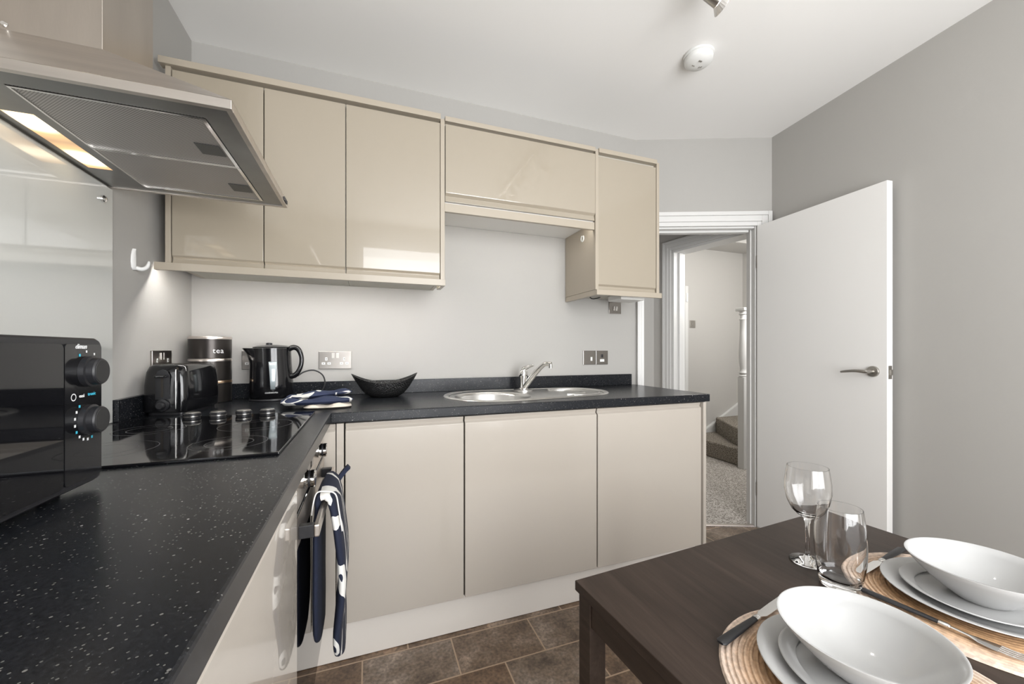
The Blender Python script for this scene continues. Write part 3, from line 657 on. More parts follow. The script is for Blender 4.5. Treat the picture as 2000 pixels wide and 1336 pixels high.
# ------------------------------------------------------------------ hob
t = thing('ceramic_hob', 'black glass ceramic hob set in the worktop below the hood', 'hob', (.30, -.87, ZW))
b = MB(); b.box(.035, .545, -1.166, -.572, ZW + .0006, ZW + .006); hb_ = build(b, 'glass_top', 'hobglass', t, bevel=.0015)
rng = mat('hob_ring_print', (.06, .06, .06), .35)
for cx_, cy_, r_ in ((.19, -1.02, .09), (.42, -1.03, .075), (.17, -.78, .075), (.42, -.80, .09)):
    for rr_ in (r_, r_ * .62):
        b = MB(); b.lathe([(rr_ - .0008, ZW + .00605), (rr_ + .0008, ZW + .00605)], (cx_, cy_, 0), 64); build(b, 'ring_mark', rng, hb_)
for kx in (.203, .270, .340, .407):
    b = MB(); b.lathe([(.021, ZW + .0062), (.021, ZW + .010), (.0225, ZW + .011), (.0225, ZW + .021), (.020, ZW + .0235)], (kx, -.606, 0), 36, cap0=True, cap1=True); k = build(b, 'control_knob', 'blackmatt', t, smooth=40)
    b = MB(); b.lathe([(.0198, ZW + .0236), (.0192, ZW + .0252)], (kx, -.606, 0), 36, cap0=True, cap1=True); build(b, 'metal_cap', 'satin', k, smooth=40)
    b = MB(); b.lathe([(.0228, ZW + .0125), (.0228, ZW + .0145)], (kx, -.606, 0), 36); build(b, 'trim_ring', 'satin', k, smooth=40)

# ------------------------------------------------------------------ splashback
t = thing('glass_splashback', 'pale glossy glass splashback on the side wall behind the hob', 'splashback', (-.006, -.9, ZW))
b = MB(); b.box(-.0095, -.002, -1.20, -.5815, ZW + .001, 1.617); build(b, 'panel', 'splash', t, bevel=.001)
b = MB(); b.lathe([(.010, -.0018), (.010, .004), (.006, .008), (.0, .009)], (0, -.632, 1.572), 24, axis='x'); build(b, 'screw_cap', 'chrome', t, smooth=40)
t2 = thing('glass_splashback', 'plain white glazed wall panel left of the glass splashback by the microwave', 'splashback', (-.006, -1.6, ZW))
bpy.data.objects.remove(t2)

# ------------------------------------------------------------------ extractor hood
hy0, hy1, hx, hz = -1.168, -.583, .462, 1.619
t = thing('extractor_hood', 'brushed steel chimney extractor hood over the hob with a lit lamp', 'extractor hood', (0, -.876, hz))
b = MB(); w_ = .012; zb = hz + .004
rt = hz + .019
cy0, cy1, cxd, cz = -.985, -.768, .172, 1.795
# rim (hollow frame) and pyramid shell
b.box(-.008, hx, hy0, hy0 + w_, hz, rt); b.box(-.008, hx, hy1 - w_, hy1, hz, rt); b.box(hx - w_, hx, hy0 + w_, hy1 - w_, hz, rt)
b.add([(-.008, hy0, rt), (hx, hy0, rt), (hx, hy1, rt), (-.008, hy1, rt), (-.008, cy0, cz), (cxd, cy0, cz), (cxd, cy1, cz), (-.008, cy1, cz)],
      [(0, 1, 5, 4), (1, 2, 6, 5), (2, 3, 7, 6), (4, 5, 6, 7)])
build(b, 'canopy', 'steel', t, bevel=.0008)
b = MB(); b.box(-.008, cxd, cy0 + .001, cy1 - .001, cz - .01, ZC - .002); ch = build(b, 'chimney', 'steel2', t, bevel=.001)
b = MB(); b.lathe([(.006, 0), (.004, -.003)], (.016, cy0 + .0005, 1.806), 16, axis='y', cap0=True, cap1=True); build(b, 'screw', 'chrome', ch)
# underside panel with openings
b = slab([(-.007, hy0 + w_), (hx - w_, hy0 + w_), (hx - w_, hy1 - w_), (-.007, hy1 - w_)], [[(.093, -1.108), (.40, -1.108), (.40, -.625), (.093, -.625)], [(.018, -1.0), (.070, -1.0), (.070, -.730), (.018, -.730)]], hz + .003, hz + .006)
build(b, 'underside_panel', 'steelunder', t)
b = MB(); b.box(.019, .069, -.999, -.731, hz + .0035, hz + .0055); lc = build(b, 'lamp_cover', 'hoodlamp', t)
for y in (-.945, -.785):
    b = MB(); b.lathe([(.001, hz + .008), (.016, hz + .012), (.018, hz + .03)], (.044, y, 0), 20); build(b, 'bulb', 'bulb', t)
for fy0, fy1 in ((-1.106, -.8715), (-.8695, -.627)):
    b = MB(); b.box(.0945, .3985, fy0, fy1, hz + .0035, hz + .0065); f_ = build(b, 'grease_filter', 'filter', t)
    b = MB()
    for a in ((.0945, .3985, fy0, fy0 + .004), (.0945, .3985, fy1 - .004, fy1), (.0945, .0985, fy0 + .004, fy1 - .004), (.3905, .3985, fy0 + .004, fy1 - .004)): b.box(*a, hz + .001, hz + .0034)
    build(b, 'filter_frame', 'chrome', f_)
    ym = (fy0 + fy1) / 2 + .035
    b = MB(); b.box(.335, .385, ym - .028, ym + .028, hz + .002, hz + .0034); l_ = build(b, 'latch', 'latchgrey', f_, bevel=.002)
for i in range(4):
    b = MB(); b.box(hx + .0002, hx + .004, -.655 + .013 * i, -.648 + .013 * i, hz + .004, hz + .015); build(b, 'button', 'blackmatt', t, bevel=.0008)

# ------------------------------------------------------------------ microwave
t = thing('microwave', 'black microwave with two round knobs on the worktop at the left', 'microwave', (.16, -1.50, ZW))
my1, my0, mz0, mz1, mxf = -1.262, -1.742, ZW + .010, 1.153, .308
def rrect_yz(y0, y1, z0, z1, r, x, n=6):
    pts = []
    for cy_, cz_, a0 in ((y1 - r, z1 - r, 0), (y0 + r, z1 - r, 90), (y0 + r, z0 + r, 180), (y1 - r, z0 + r, 270)):
        for k in range(n + 1):
            a = R(a0 + 90 * k / n); pts.append((x, cy_ + r * math.cos(a), cz_ + r * math.sin(a)))
    return pts
b = MB(); b.loft([rrect_yz(my0 + .003, my1 - .003, mz0 + .003, mz1 - .003, .012, .012), rrect_yz(my0 + .003, my1 - .003, mz0 + .003, mz1 - .003, .012, mxf - .03), rrect_yz(my0, my1, mz0, mz1, .014, mxf - .027), rrect_yz(my0, my1, mz0, mz1, .014, mxf - .004), rrect_yz(my0 + .003, my1 - .003, mz0 + .003, mz1 - .003, .012, mxf)])
build(b, 'body', 'blackmatt', t, smooth=30)
yc = -1.352
b = MB(); b.loft([rrect_yz(my0 + .008, yc - .002, mz0 + .010, mz1 - .010, .008, mxf + .0003), rrect_yz(my0 + .008, yc - .002, mz0 + .010, mz1 - .010, .008, mxf + .003)]); build(b, 'door', 'blackglass', t, smooth=30)
b = MB(); b.loft([rrect_yz(yc + .001, my1 - .007, mz0 + .010, mz1 - .010, .006, mxf + .0003), rrect_yz(yc + .001, my1 - .007, mz0 + .010, mz1 - .010, .006, mxf + .0026)]); cp = build(b, 'control_panel', 'black', t, smooth=30)
xk = mxf + .0027
for kz in (1.101, 1.026):
    b = MB(); b.lathe([(.0235, xk), (.0235, xk + .007), (.0205, xk + .008), (.0205, xk + .016), (.019, xk + .018)], (0, -1.303, kz), 44, axis='x', cap0=True, cap1=True); k = build(b, 'knob', 'blackmatt', t, smooth=35)
    b = MB(); b.lathe([(.0178, xk + .0181), (.0172, xk + .0186)], (0, -1.303, kz), 44, axis='x', cap0=True, cap1=True); build(b, 'knob_face', 'rubber', k)
for y in (my0 + .05, my1 - .05):
    for x in (.06, .27): b = MB(); b.cyl((x, y, ZW + .0006), .012, .0115, seg=16); build(b, 'foot', 'rubber', t)
ft = lambda y, z: frame_mtx((xk + .0002, y, z), (0, 1, 0), (0, 0, 1))
# white and blue printing on the panel
b = text_mb('diman', .0105, ft(-1.318, 1.1395), shear=.35, extrude=.0002); build(b, 'logo', 'print', cp)
b = text_mb('easi', .0075, ft(-1.316, 1.0645), extrude=.0002); 
bb = MB(); bb.lathe([(.0042, xk + .0003), (.0056, xk + .0003)], (0, -1.334, 1.0640), 24, axis='x'); b.add(bb.v, bb.f); build(b, 'white_lettering', 'print', cp)
b = text_mb('tronic', .0075, ft(-1.293, 1.0655), extrude=.0002); build(b, 'blue_lettering', 'blue', cp)
b = MB(); c_ = MB()
for i, a in enumerate(range(130, 391, 20)):
    y, z = -1.303 + .030 * math.cos(R(a)) * .95, 1.026 + .030 * math.sin(R(a))
    (b if i % 4 else c_).add([Vector(p) for p in ((xk + .0003, y - .002, z - .002), (xk + .0003, y + .002, z - .002), (xk + .0003, y + .002, z + .002), (xk + .0003, y - .002, z + .002))], [(0, 1, 2, 3)])
for a in (60, 95): 
    y, z = -1.303 + .031 * math.cos(R(a)), 1.101 + .031 * math.sin(R(a)); b.add([(xk + .0003, y - .0016, z - .0018), (xk + .0003, y + .0016, z - .0018), (xk + .0003, y + .0016, z + .0018), (xk + .0003, y - .0016, z + .0018)], [(0, 1, 2, 3)])
y, z = -1.303 + .031 * math.cos(R(125)), 1.101 + .031 * math.sin(R(125)); c_.add([(xk + .0003, y - .002, z - .002), (xk + .0003, y + .002, z - .002), (xk + .0003, y + .002, z + .002), (xk + .0003, y - .002, z + .002)], [(0, 1, 2, 3)])
build(b, 'white_dial_marks', 'print', cp); build(c_, 'blue_dial_marks', 'blue', cp)

# ------------------------------------------------------------------ toaster (local coordinates: +y away from lever end)
t = thing('toaster', 'glossy black two-slice toaster on the worktop in the corner', 'toaster', (.090, -.352, ZW), R(-7))
def rr_ring(hw, hl, r, z, n=5, cx_=0, cy_=0):
    pts = []
    for sx, sy, a0 in ((1, 1, 0), (-1, 1, 90), (-1, -1, 180), (1, -1, 270)):
        for k in range(n + 1):
            a = R(a0 + 90 * k / n); pts.append((cx_ + sx * (hw - r) + r * math.cos(a), cy_ + sy * (hl - r) + r * math.sin(a), z))
    return pts
b = MB(); b.loft([rr_ring(.058, .110, .02, .008), rr_ring(.064, .118, .025, .012), rr_ring(.066, .120, .026, .05), rr_ring(.065, .119, .026, .10), rr_ring(.061, .115, .026, .145), rr_ring(.055, .109, .026, .164), rr_ring(.046, .10, .022, .1705)])
build(b, 'shell', 'black', t, smooth=60, local=True)
b = MB(); b.loft([rr_ring(.056, .108, .02, .0006), rr_ring(.056, .108, .02, .008)]); build(b, 'base', 'blackmatt', t, local=True)
for sx in (-.019, .019):
    b = MB(); b.box(sx - .010, sx + .010, -.075, .078, .1706, .1716); build(b, 'bread_slot', 'dark', t, local=True)
b = MB(); b.loft([[(x, -.1195, z) for x, z in pr] for pr in [[(-.020 + .0, .055), (.020, .055), (.020, .135), (.013, .150), (0, .155), (-.013, .150), (-.020, .135)]]] + [[(x, -.1235, z) for x, z in [(-.020, .055), (.020, .055), (.020, .135), (.013, .150), (0, .155), (-.013, .150), (-.020, .135)]]]); build(b, 'lever_recess', 'blackmatt', t, local=True)
b = MB(); b.box(-.003, .003, -.1245, -.1236, .062, .132); build(b, 'lever_slot', 'dark', t, local=True)
b = MB(); b.box(-.016, .016, -.141, -.1246, .128, .137); build(b, 'lever', 'black', t, bevel=.003, local=True)
b = MB(); b.lathe([(.020, -.120), (.020, -.126), (.013, -.128), (.012, -.139), (.010, -.141)], (0, 0, .035), 32, axis='y', cap0=True, cap1=True); build(b, 'browning_dial', 'blackmatt', t, smooth=40, local=True)
b = MB(); b.box(.036, .040, -.1225, -.117, .02, .155); build(b, 'steel_trim', 'chrome', t, bevel=.001, local=True)

# ------------------------------------------------------------------ stacked storage tins
cc = (.090, -.098)
tins = [(ZW + .0006, 'bottom tin of the black canister stack beside the toaster', 'gold'), (ZW + .0925, 'middle tin of the black canister stack with a pale band on top', 'silverband'), (ZW + .1845, 'top tin of the black canister stack with tea written on it', 'silverband')]
for z0, lab, band in tins:
    t = thing('storage_tin', lab, 'canister', (cc[0], cc[1], z0))
    b = MB(); b.lathe([(.073, z0), (.075, z0 + .002), (.075, z0 + .081)], (*cc, 0), 56, cap0=True, cap1=True); bd = build(b, 'canister_body', 'tin', t, smooth=40)
    b = MB(); b.lathe([(.0757, z0 + .0812), (.0757, z0 + .0885), (.074, z0 + .0915), (.0, z0 + .0917)], (*cc, 0), 56, cap0=True); build(b, 'lid_band', band, t, smooth=40)
    if 'tea' in lab:
        tb = text_mb('tea', .030, Matrix.Identity(4), extrude=.0002, spacing=1.1)
        ang0 = R(-66 + 14)
        for i, v in enumerate(tb.v):
            a = ang0 + v.x / .0752; r_ = .0753 + v.z; tb.v[i] = Vector((cc[0] + r_ * math.cos(a), cc[1] + r_ * math.sin(a), z0 + .032 + v.y))
        build(tb, 'lettering', 'print', bd)

# ------------------------------------------------------------------ kettle
kx, ky = .318, -.104
t = thing('kettle', 'black plastic jug kettle with a clear water gauge, on the worktop', 'kettle', (kx, ky, ZW))
prof = [(.078, .010, 0), (.084, .014, 0), (.085, .06, 0), (.083, .11, -.001), (.080, .16, -.002), (.079, .205, -.003), (.080, .228, -.004)]
b = MB(); rings = []
for r_, z, ox in prof:
    ring = []
    for i in range(48):
        a = 2 * math.pi * i / 48; x = r_ * math.cos(a); y = r_ * .88 * math.sin(a)
        sp = max(0, (z - .165) / .07) ** 1.6                      # spout flares towards -x at the top
        if math.cos(a) < -.75: x -= sp * .034 * (-math.cos(a) - .75) / .25; y *= (1 - .0 * sp)
        ring.append((kx + ox + x, ky + y, ZW + z))
    rings.append(ring)
b.loft(rings); build(b, 'jug_body', 'black', t, smooth=60)
b = MB(); b.lathe([(.076, ZW + .229), (.077, ZW + .233), (.060, ZW + .240), (.02, ZW + .244), (.0, ZW + .2445)], (kx + .004, ky, 0), 48, sy=.88, cap0=True); ld = build(b, 'lid', 'black', t, smooth=50)
b = MB(); b.lathe([(.012, ZW + .2442), (.012, ZW + .250), (.009, ZW + .252)], (kx - .01, ky, 0), 24, cap0=True, cap1=True); build(b, 'lid_button', 'blackmatt', ld, smooth=40)
b = MB(); b.lathe([(.084, ZW + .0006), (.086, ZW + .003), (.084, ZW + .0095)], (kx, ky, 0), 48, sy=.88, cap0=True, cap1=True); build(b, 'power_base', 'blackmatt', t, smooth=40)
b = MB(); b.tube([(kx + .066, ky - .012, ZW + .222), (kx + .088, ky - .015, ZW + .232), (kx + .108, ky - .018, ZW + .222), (kx + .120, ky - .02, ZW + .19), (kx + .119, ky - .02, ZW + .155), (kx + .108, ky - .02, ZW + .125), (kx + .094, ky - .018, ZW + .108), (kx + .078, ky - .015, ZW + .104)], [.012, .012, .011, .0095, .0095, .010, .012, .013], 16); build(b, 'handle', 'black', t, smooth=60)
# gauge on the -y side
b = MB(); rings = []
for z, hw in ((.052, .0085), (.09, .0105), (.13, .0125), (.170, .0155)):
    rr_ = .0855 - .004 * (z - .06) / .12
    rings.append([(kx + (rr_ + .0012) * math.sin(u + .22), ky - (rr_ + .0015) * .88 * math.cos(u + .22), ZW + z) for u in [(-1 + 2 * k / 6) * hw / rr_ for k in range(7)]])
b.loft(rings, False, False, closed=False); build(b, 'water_gauge', 'gauge', t, smooth=60, solid=.002)
b = text_mb('cookworks', .0105, frame_mtx((kx + .014, ky - .0758, ZW + .038), (1, .17, 0), (0, 0, 1)), extrude=.0004); build(b, 'brand_lettering', 'print', t)
b = MB(); b.tube([(kx + .095, -.060, ZW + .10), (kx + .12, -.052, ZW + .118), (kx + .16, -.046, ZW + .125), (kx + .195, -.043, ZW + .105), (kx + .208, -.042, ZW + .07), (kx + .20, -.045, ZW + .035), (kx + .18, -.05, ZW + .012), (kx + .14, -.055, ZW + .004), (kx + .09, -.06, ZW + .004)], .0032, 8)
build(b, 'power_cord', 'cord', t, smooth=60)

# ------------------------------------------------------------------ black boat shaped bowl
bx_, by_ = .795, -.155
t = thing('decorative_bowl', 'black textured boat-shaped bowl with two raised points on the worktop', 'bowl', (bx_, by_, ZW))
b = MB(); n = 64; rings = []
def bowl_ring(s, inner=0):
    ring = []
    for i in range(n):
        a = 2 * math.pi * i / n; c, s_ = math.cos(a), math.sin(a)
        hl, hw = (.058 + (.150 - .058) * s ** .62) - inner, (.045 + (.085 - .045) * s ** .7) - inner
        pw = 1 + .9 * s
        x = hl * c; y = hw * abs(s_) ** (.6 + .7 * s * abs(c)) * (1 if s_ >= 0 else -1)
        top = .068 + .042 * abs(c) ** 2.2
        ring.append((bx_ + x, by_ + y, ZW + .0006 + top * s + inner * (1 if s < .5 else 0)))
    return ring
for s in (0, .15, .35, .55, .75, .9, 1): rings.append(bowl_ring(s))
for s in (1, .9, .7, .45, .2, .05): rings.append(bowl_ring(s, .0035))
b.loft(rings); build(b, 'shell', 'blackbowl', t, smooth=50)

# ------------------------------------------------------------------ folded oven mitts on the worktop
def cloth_pad(cx_, cy_, z, L_, W_, th, rz, seed, droop=0):
    """rounded soft pad, one closed mesh"""
    rnd = random.Random(seed); b = MB(); nu, nv = 28, 14; top = []; bot = []
    ph = [rnd.uniform(0, 6) for _ in range(4)]
    c, s = math.cos(rz), math.sin(rz)
    for u in range(nu + 1):
        for v in range(nv + 1):
            a, w = -1 + 2 * u / nu, -1 + 2 * v / nv
            x = L_ / 2 * a; wid = W_ / 2 * (1 - .35 * abs(a) ** 5) ; y = wid * w * (1 + .05 * math.sin(3 * a + ph[0]))
            ed = max(0, 1 - max(abs(a) ** 8, abs(w) ** 6)) ** .5
            hh = th * (.5 + .5 * ed) + .0045 * math.sin(6 * a + ph[1]) * ed + .003 * math.sin(8 * w + 4 * a + ph[2]) * ed
            zz = z + .006 * 0
            X, Y = cx_ + x * c - y * s, cy_ + x * s + y * c
            top.append((X, Y, zz + th * .5 + (hh - th * .5) * ed + droop * a)); bot.append((X, Y, zz + th * .5 * (1 - ed) + droop * a))
    N1 = (nu + 1) * (nv + 1); fs = []
    idx = lambda u, v: u * (nv + 1) + v
    for u in range(nu):
        for v in range(nv): fs += [(idx(u, v), idx(u + 1, v), idx(u + 1, v + 1), idx(u, v + 1)), (N1 + idx(u, v + 1), N1 + idx(u + 1, v + 1), N1 + idx(u + 1, v), N1 + idx(u, v))]
    for u in range(nu):
        for v in (0, nv): fs.append((idx(u, v), idx(u + 1, v), N1 + idx(u + 1, v), N1 + idx(u, v)))
    for v in range(nv):
        for u in (0, nu): fs.append((idx(u, v), idx(u, v + 1), N1 + idx(u, v + 1), N1 + idx(u, v)))
    return b.add(top + bot, fs)
t = thing('folded_oven_mitts', 'folded navy and white leaf-print oven mitt with cream lining on the worktop corner', 'oven mitt', (.535, -.40, ZW))
build(cloth_pad(.575, -.440, ZW + .001, .165, .13, .012, R(4), 1), 'cream_lining', 'creamcloth', t, smooth=70)
build(cloth_pad(.535, -.405, ZW + .0135, .25, .15, .024, R(9), 4), 'lower_fold', 'leafcloth2', t, smooth=70)
build(cloth_pad(.540, -.375, ZW + .038, .23, .11, .015, R(14), 9, droop=.006), 'upper_fold', 'leafcloth2', t, smooth=70)

# ------------------------------------------------------------------ double oven glove over the oven handle
t = thing('oven_glove', 'navy leaf-print double oven glove hanging over the oven door handle', 'oven glove', (.62, -.86, .30))
path = [(.597, .358), (.595, .41), (.594, .50), (.5945, .60), (.595, .68), (.5965, .72), (.600, .748), (.608, .762), (.618, .764), (.629, .754), (.637, .725), (.645, .67), (.653, .60), (.656, .54), (.650, .47), (.646, .40), (.648, .345), (.651, .312)]
def glove_strip(path, y0, y1, th, name, mt, taper=True, par=None):
    P = [Vector((x, 0, z)) for x, z in path]
    # resample
    Q = []
    for i in range(len(P) - 1):
        for k in range(3): Q.append(P[i].lerp(P[i + 1], k / 3))
    Q.append(P[-1]); n_ = len(Q); b = MB(); rings = []
    for i, q in enumerate(Q):
        tg = (Q[min(i + 1, n_ - 1)] - Q[max(i - 1, 0)]).normalized(); nr = Vector((-tg.z, 0, tg.x))
        d0, d1 = (Q[0] - q).length, (Q[-1] - q).length
        f = 1
        d = d0 if taper == 'start' else d1
        if d < .085: f = math.sqrt(max(.0, 1 - ((.085 - d) / .085) ** 2)) * .93 + .07
        ym, hw = (y0 + y1) / 2, (y1 - y0) / 2 * f * (1 if not taper else 1)
        wv = .004 * math.sin(i * .55)
        ring = []
        for k in range(16):
            a = 2 * math.pi * k / 16; c, s = math.cos(a), math.sin(a)
            yy = ym + hw * (abs(c) ** .45) * (1 if c >= 0 else -1); oo = th / 2 * (abs(s) ** .8) * (1 if s >= 0 else -1) * min(1, .45 + f)
            ring.append(q + nr * (oo + (wv if i > n_ * .55 else 0) * c) + Vector((0, yy, 0)))
        rings.append(ring)
    b.loft(rings); return build(b, name, mt, par, smooth=70)
k0 = 8
glove_strip(path[:k0 + 1], -1.015, -.800, .018, 'inner_pad', 'navy', par=t, taper='start')
glove_strip(path[k0 - 1:], -1.020, -.800, .024, 'outer_pad', 'leafcloth', par=t, taper='end')
b = MB(); b.tube([(x + (.0125 if i > 8 else (-.0095 if i < 8 else 0)), -1.008, z + (.0125 if 7 <= i <= 9 else 0)) for i, (x, z) in enumerate(path) if 5 <= i <= 11], .0018, 8)
build(b, 'piping', 'piping', t, smooth=60)
b = MB(); rings = [[(x - .004, y - .012, z + .008), (x + .004, y - .012, z - .002), (x + .004, y + .012, z - .002), (x - .004, y + .012, z + .008)] for x, y, z in [(.632, -.812, .735), (.643, -.80, .750), (.655, -.79, .763), (.664, -.785, .770)]]; b.loft(rings)
build(b, 'hanging_loop', 'navy', t)

# ------------------------------------------------------------------ table
TZ = .66
TA = Vector((1.120, -1.389)); TU = Vector((.9976, .0692)); TV = Vector((.0692, -.9976)); TWd, TLn = .867, 1.20
t = thing('dining_table', 'dark brown wooden dining table laid with white plates', 'table', (TA.x + .46, TA.y - .56, 0))
def tp(u, v): q = TA + TU * u + TV * v; return (q.x, q.y)
b = MB(); b.prism([tp(0, 0), tp(TWd, 0), tp(TWd, TLn), tp(0, TLn)], TZ - .020, TZ); build(b, 'tabletop', 'wood', t, bevel=.0015)
g = .006; lw = .038
for u0, v0 in ((g, g), (TWd - g - lw, g), (g, TLn - g - lw), (TWd - g - lw, TLn - g - lw)):
    b = MB(); b.prism([tp(u0, v0), tp(u0 + lw, v0), tp(u0 + lw, v0 + lw), tp(u0, v0 + lw)], .0005, TZ - .0205); build(b, 'leg', 'wood', t, bevel=.0015)
for (a0, a1, b0, b1) in ((g + .003, g + .021, g + lw + .001, TLn - g - lw - .001), (TWd - g - .021, TWd - g - .003, g + lw + .001, TLn - g - lw - .001), (g + lw + .001, TWd - g - lw - .001, g + .003, g + .021), (g + lw + .001, TWd - g - lw - .001, TLn - g - .021, TLn - g - .003)):
    b = MB(); b.prism([tp(a0, b0), tp(a1, b0), tp(a1, b1), tp(a0, b1)], TZ - .072, TZ - .0205); build(b, 'apron', 'wood', t)

SET = [(Vector((1.371, -1.757)), 'nearest place setting with the large bowl in front'), (Vector((1.775, -1.715)), 'far right place setting')]
def copy_thing(o, loc, label=None, rz=None):
    c = o.copy(); COL.objects.link(c); c.location = loc
    if label: c['label'] = label
    if rz is not None: c.rotation_euler = (0, 0, rz)
    for ch_ in list(o.children):
        d = ch_.copy(); COL.objects.link(d); d.parent = c
        for g_ in list(ch_.children):
            e_ = g_.copy(); COL.objects.link(e_); e_.parent = d
    return c
# placemats: coiled rope rings
def one(prof, name, mt, c, z, label, cat, group, seg=72, sm=50):
    b = MB(); b.lathe(prof, (c.x, c.y, 0), seg); return build(b, name, mt, loc=(c.x, c.y, z), smooth=sm, label=label, cat=cat, group=group)
pm = [(0, TZ + .0006)] + [(0, TZ + .004)]
Rm = .193; nr = 24
for i in range(nr):
    r0 = .004 + (Rm - .004) * i / nr; dr = (Rm - .004) / nr
    for f, h in ((.12, .0018), (.35, .0042), (.65, .0042), (.9, .0018)): pm.append((r0 + dr * f, TZ + h))
pm.append((Rm, TZ + .0006))
c0, c1 = SET[0][0], SET[1][0]
ob = one(pm, 'placemat', 'placemat', Vector((1.366, -1.780)), TZ, 'round woven placemat at the near place setting, closest to the table edge', 'placemat', 'round woven placemats')
copy_thing(ob, (1.773, -1.722, TZ), 'round woven placemat at the place setting by the grey wall')
zb = TZ + .0046
def plate_prof(Rr, z, h, foot):
    return [(0, z), (foot - .004, z), (foot, z + .001), (foot + .004, z + .004), (Rr * .8, z + h * .42), (Rr - .004, z + h - .003), (Rr, z + h - .001), (Rr - .001, z + h), (Rr - .006, z + h - .0005), (Rr * .78, z + h * .55), (foot + .01, z + .0065), (foot, z + .005), (0, z + .005)]
ob = one(plate_prof(.127, zb, .019, .078), 'dinner_plate', 'china', c0, zb, 'large white dinner plate at the bottom of the near stack', 'plate', 'white dinner plates')
copy_thing(ob, (c1.x, c1.y, zb), 'large white dinner plate at the bottom of the far stack by the wall')
zs = zb + .0056
ob = one(plate_prof(.099, zs, .017, .070), 'side_plate', 'china', c0, zs, 'smaller white plate in the middle of the near stack', 'plate', 'white side plates')
copy_thing(ob, (c1.x, c1.y, zs), 'smaller white plate in the middle of the far stack by the wall')
zq = zs + .0056
bh = .064; br = .101
bp = [(0, zq), (.036, zq), (.038, zq + .001), (.044, zq + .006), (.062, zq + .020), (.081, zq + .038), (.094, zq + .053), (br, zq + bh - .001), (br, zq + bh), (br - .003, zq + bh + .0003), (.091, zq + .052), (.078, zq + .038), (.059, zq + .022), (.04, zq + .010), (.02, zq + .006), (0, zq + .005)]
ob = one(bp, 'serving_bowl', 'china', c0 + Vector((.006, .004)), zq, 'deep white bowl on top of the near plate stack', 'bowl', 'white bowls', sm=70)
copy_thing(ob, (c1.x + .01, c1.y - .006, zq), 'deep white bowl on top of the far plate stack by the wall')

# ------------------------------------------------------------------ drinking glasses
gx, gy = 1.644, -1.507
b = MB(); z = TZ + .0006
b.lathe([(0, z), (.033, z), (.0345, z + .001), (.034, z + .0025), (.020, z + .005), (.008, z + .010), (.0045, z + .02), (.0038, z + .05), (.0045, z + .085), (.008, z + .098), (.018, z + .104), (.030, z + .116), (.039, z + .135), (.0435, z + .158), (.043, z + .18), (.0405, z + .200), (.0385, z + .213), (.0373, z + .213), (.0393, z + .199), (.0417, z + .18), (.0422, z + .158), (.0377, z + .136), (.0287, z + .1185), (.017, z + .108), (0, z + .1065)], (gx, gy, 0), 64)
build(b, 'wine_glass', 'glass', loc=(gx, gy, TZ), smooth=60, label='clear stemmed wine glass standing on the table behind the tumbler', cat='glass')
gx, gy = 1.611, -1.590
b = MB(); b.lathe([(0, z), (.030, z), (.0325, z + .001), (.0335, z + .004), (.0375, z + .025), (.0415, z + .055), (.0425, z + .08), (.0415, z + .11), (.0385, z + .140), (.0362, z + .158), (.0350, z + .158), (.0373, z + .139), (.0402, z + .11), (.0411, z + .08), (.040, z + .055), (.036, z + .028), (.033, z + .017), (.025, z + .0145), (0, z + .0135)], (gx, gy, 0), 64)
build(b, 'tumbler', 'glass', loc=(gx, gy, TZ), smooth=60, label='clear barrel-shaped water tumbler between the two bowls', cat='glass')

# ------------------------------------------------------------------ cutlery (local +x from handle end to tip)
def cutlery(kind, label, p0, ang, z, group=None, tilt=0):
    t = thing(kind, label, 'cutlery', (p0[0], p0[1], z), ang); t.rotation_euler = (0, tilt, ang)
    b = MB(); rings = []
    for x, w, h in ((0, .005, .004), (.004, .0085, .0065), (.05, .0075, .0065), (.09, .006, .006), (.105, .0052, .0055)):
        rings.append([(x, w * math.cos(a), .005 + h / 2 * math.sin(a)) for a in [2 * math.pi * k / 14 for k in range(14)]])
    b.loft(rings); build(b, 'handle', 'blackmatt', t, smooth=50, local=True)
    b = MB(); rings = [[(x, w * math.cos(a), .005 + w * .62 * math.sin(a)) for a in [2 * math.pi * k / 14 for k in range(14)]] for x, w in ((.1052, .0055), (.108, .0058), (.116, .0055), (.119, .0035))]
    b.loft(rings); build(b, 'ferrule', 'chrome', t, smooth=50, local=True)
    b = MB()
    if kind == 'table_knife':
        b.loft([[(x, -w0, .0046), (x, w1, .0046), (x, w1, .0056), (x, -w0, .0056)] for x, w0, w1 in ((.1192, .003, .003), (.130, .008, .007), (.17, .0085, .008), (.205, .008, .008), (.218, .004, .008), (.224, .0005, .006))])
        build(b, 'blade', 'chrome', t, bevel=.0003, local=True)
    else:
        rings = [[(x, w * c, zz + .0012 * s - .004 * abs(c) * 0) for c, s in ((-1, 0), (-.5, 1), (.5, 1), (1, 0), (.5, -1), (-.5, -1))] for x, w, zz in ((.1192, .003, .005), (.14, .0035, .004), (.150, .009, .003), (.165, .012, .003), (.172, .012, .0035))]
        b.loft(rings); hd = build(b, 'neck', 'chrome', t, smooth=50, local=True)
        for k in range(4):
            y = -.0093 + .0062 * k; b = MB(); b.tube([(.1715, y, .0035), (.185, y, .0035), (.20, y, .006), (.208, y * .95, .0085)], [.0017, .0017, .0014, .0008], 8); build(b, 'tine', 'chrome', t, smooth=60, local=True)
    return t
cutlery('table_knife', 'black-handled knife lying across the rim of the near placemat', (1.243, -1.634), math.atan2(.039, .187), TZ + .006)
cutlery('table_knife', 'black-handled knife lying across the placemat by the grey wall', (1.893, -1.558), math.atan2(-.028, -.205), TZ + .006)
cutlery('table_fork', 'black-handled fork between the two place settings', (1.618, -1.622), math.atan2(-.19, .028), TZ + .006)

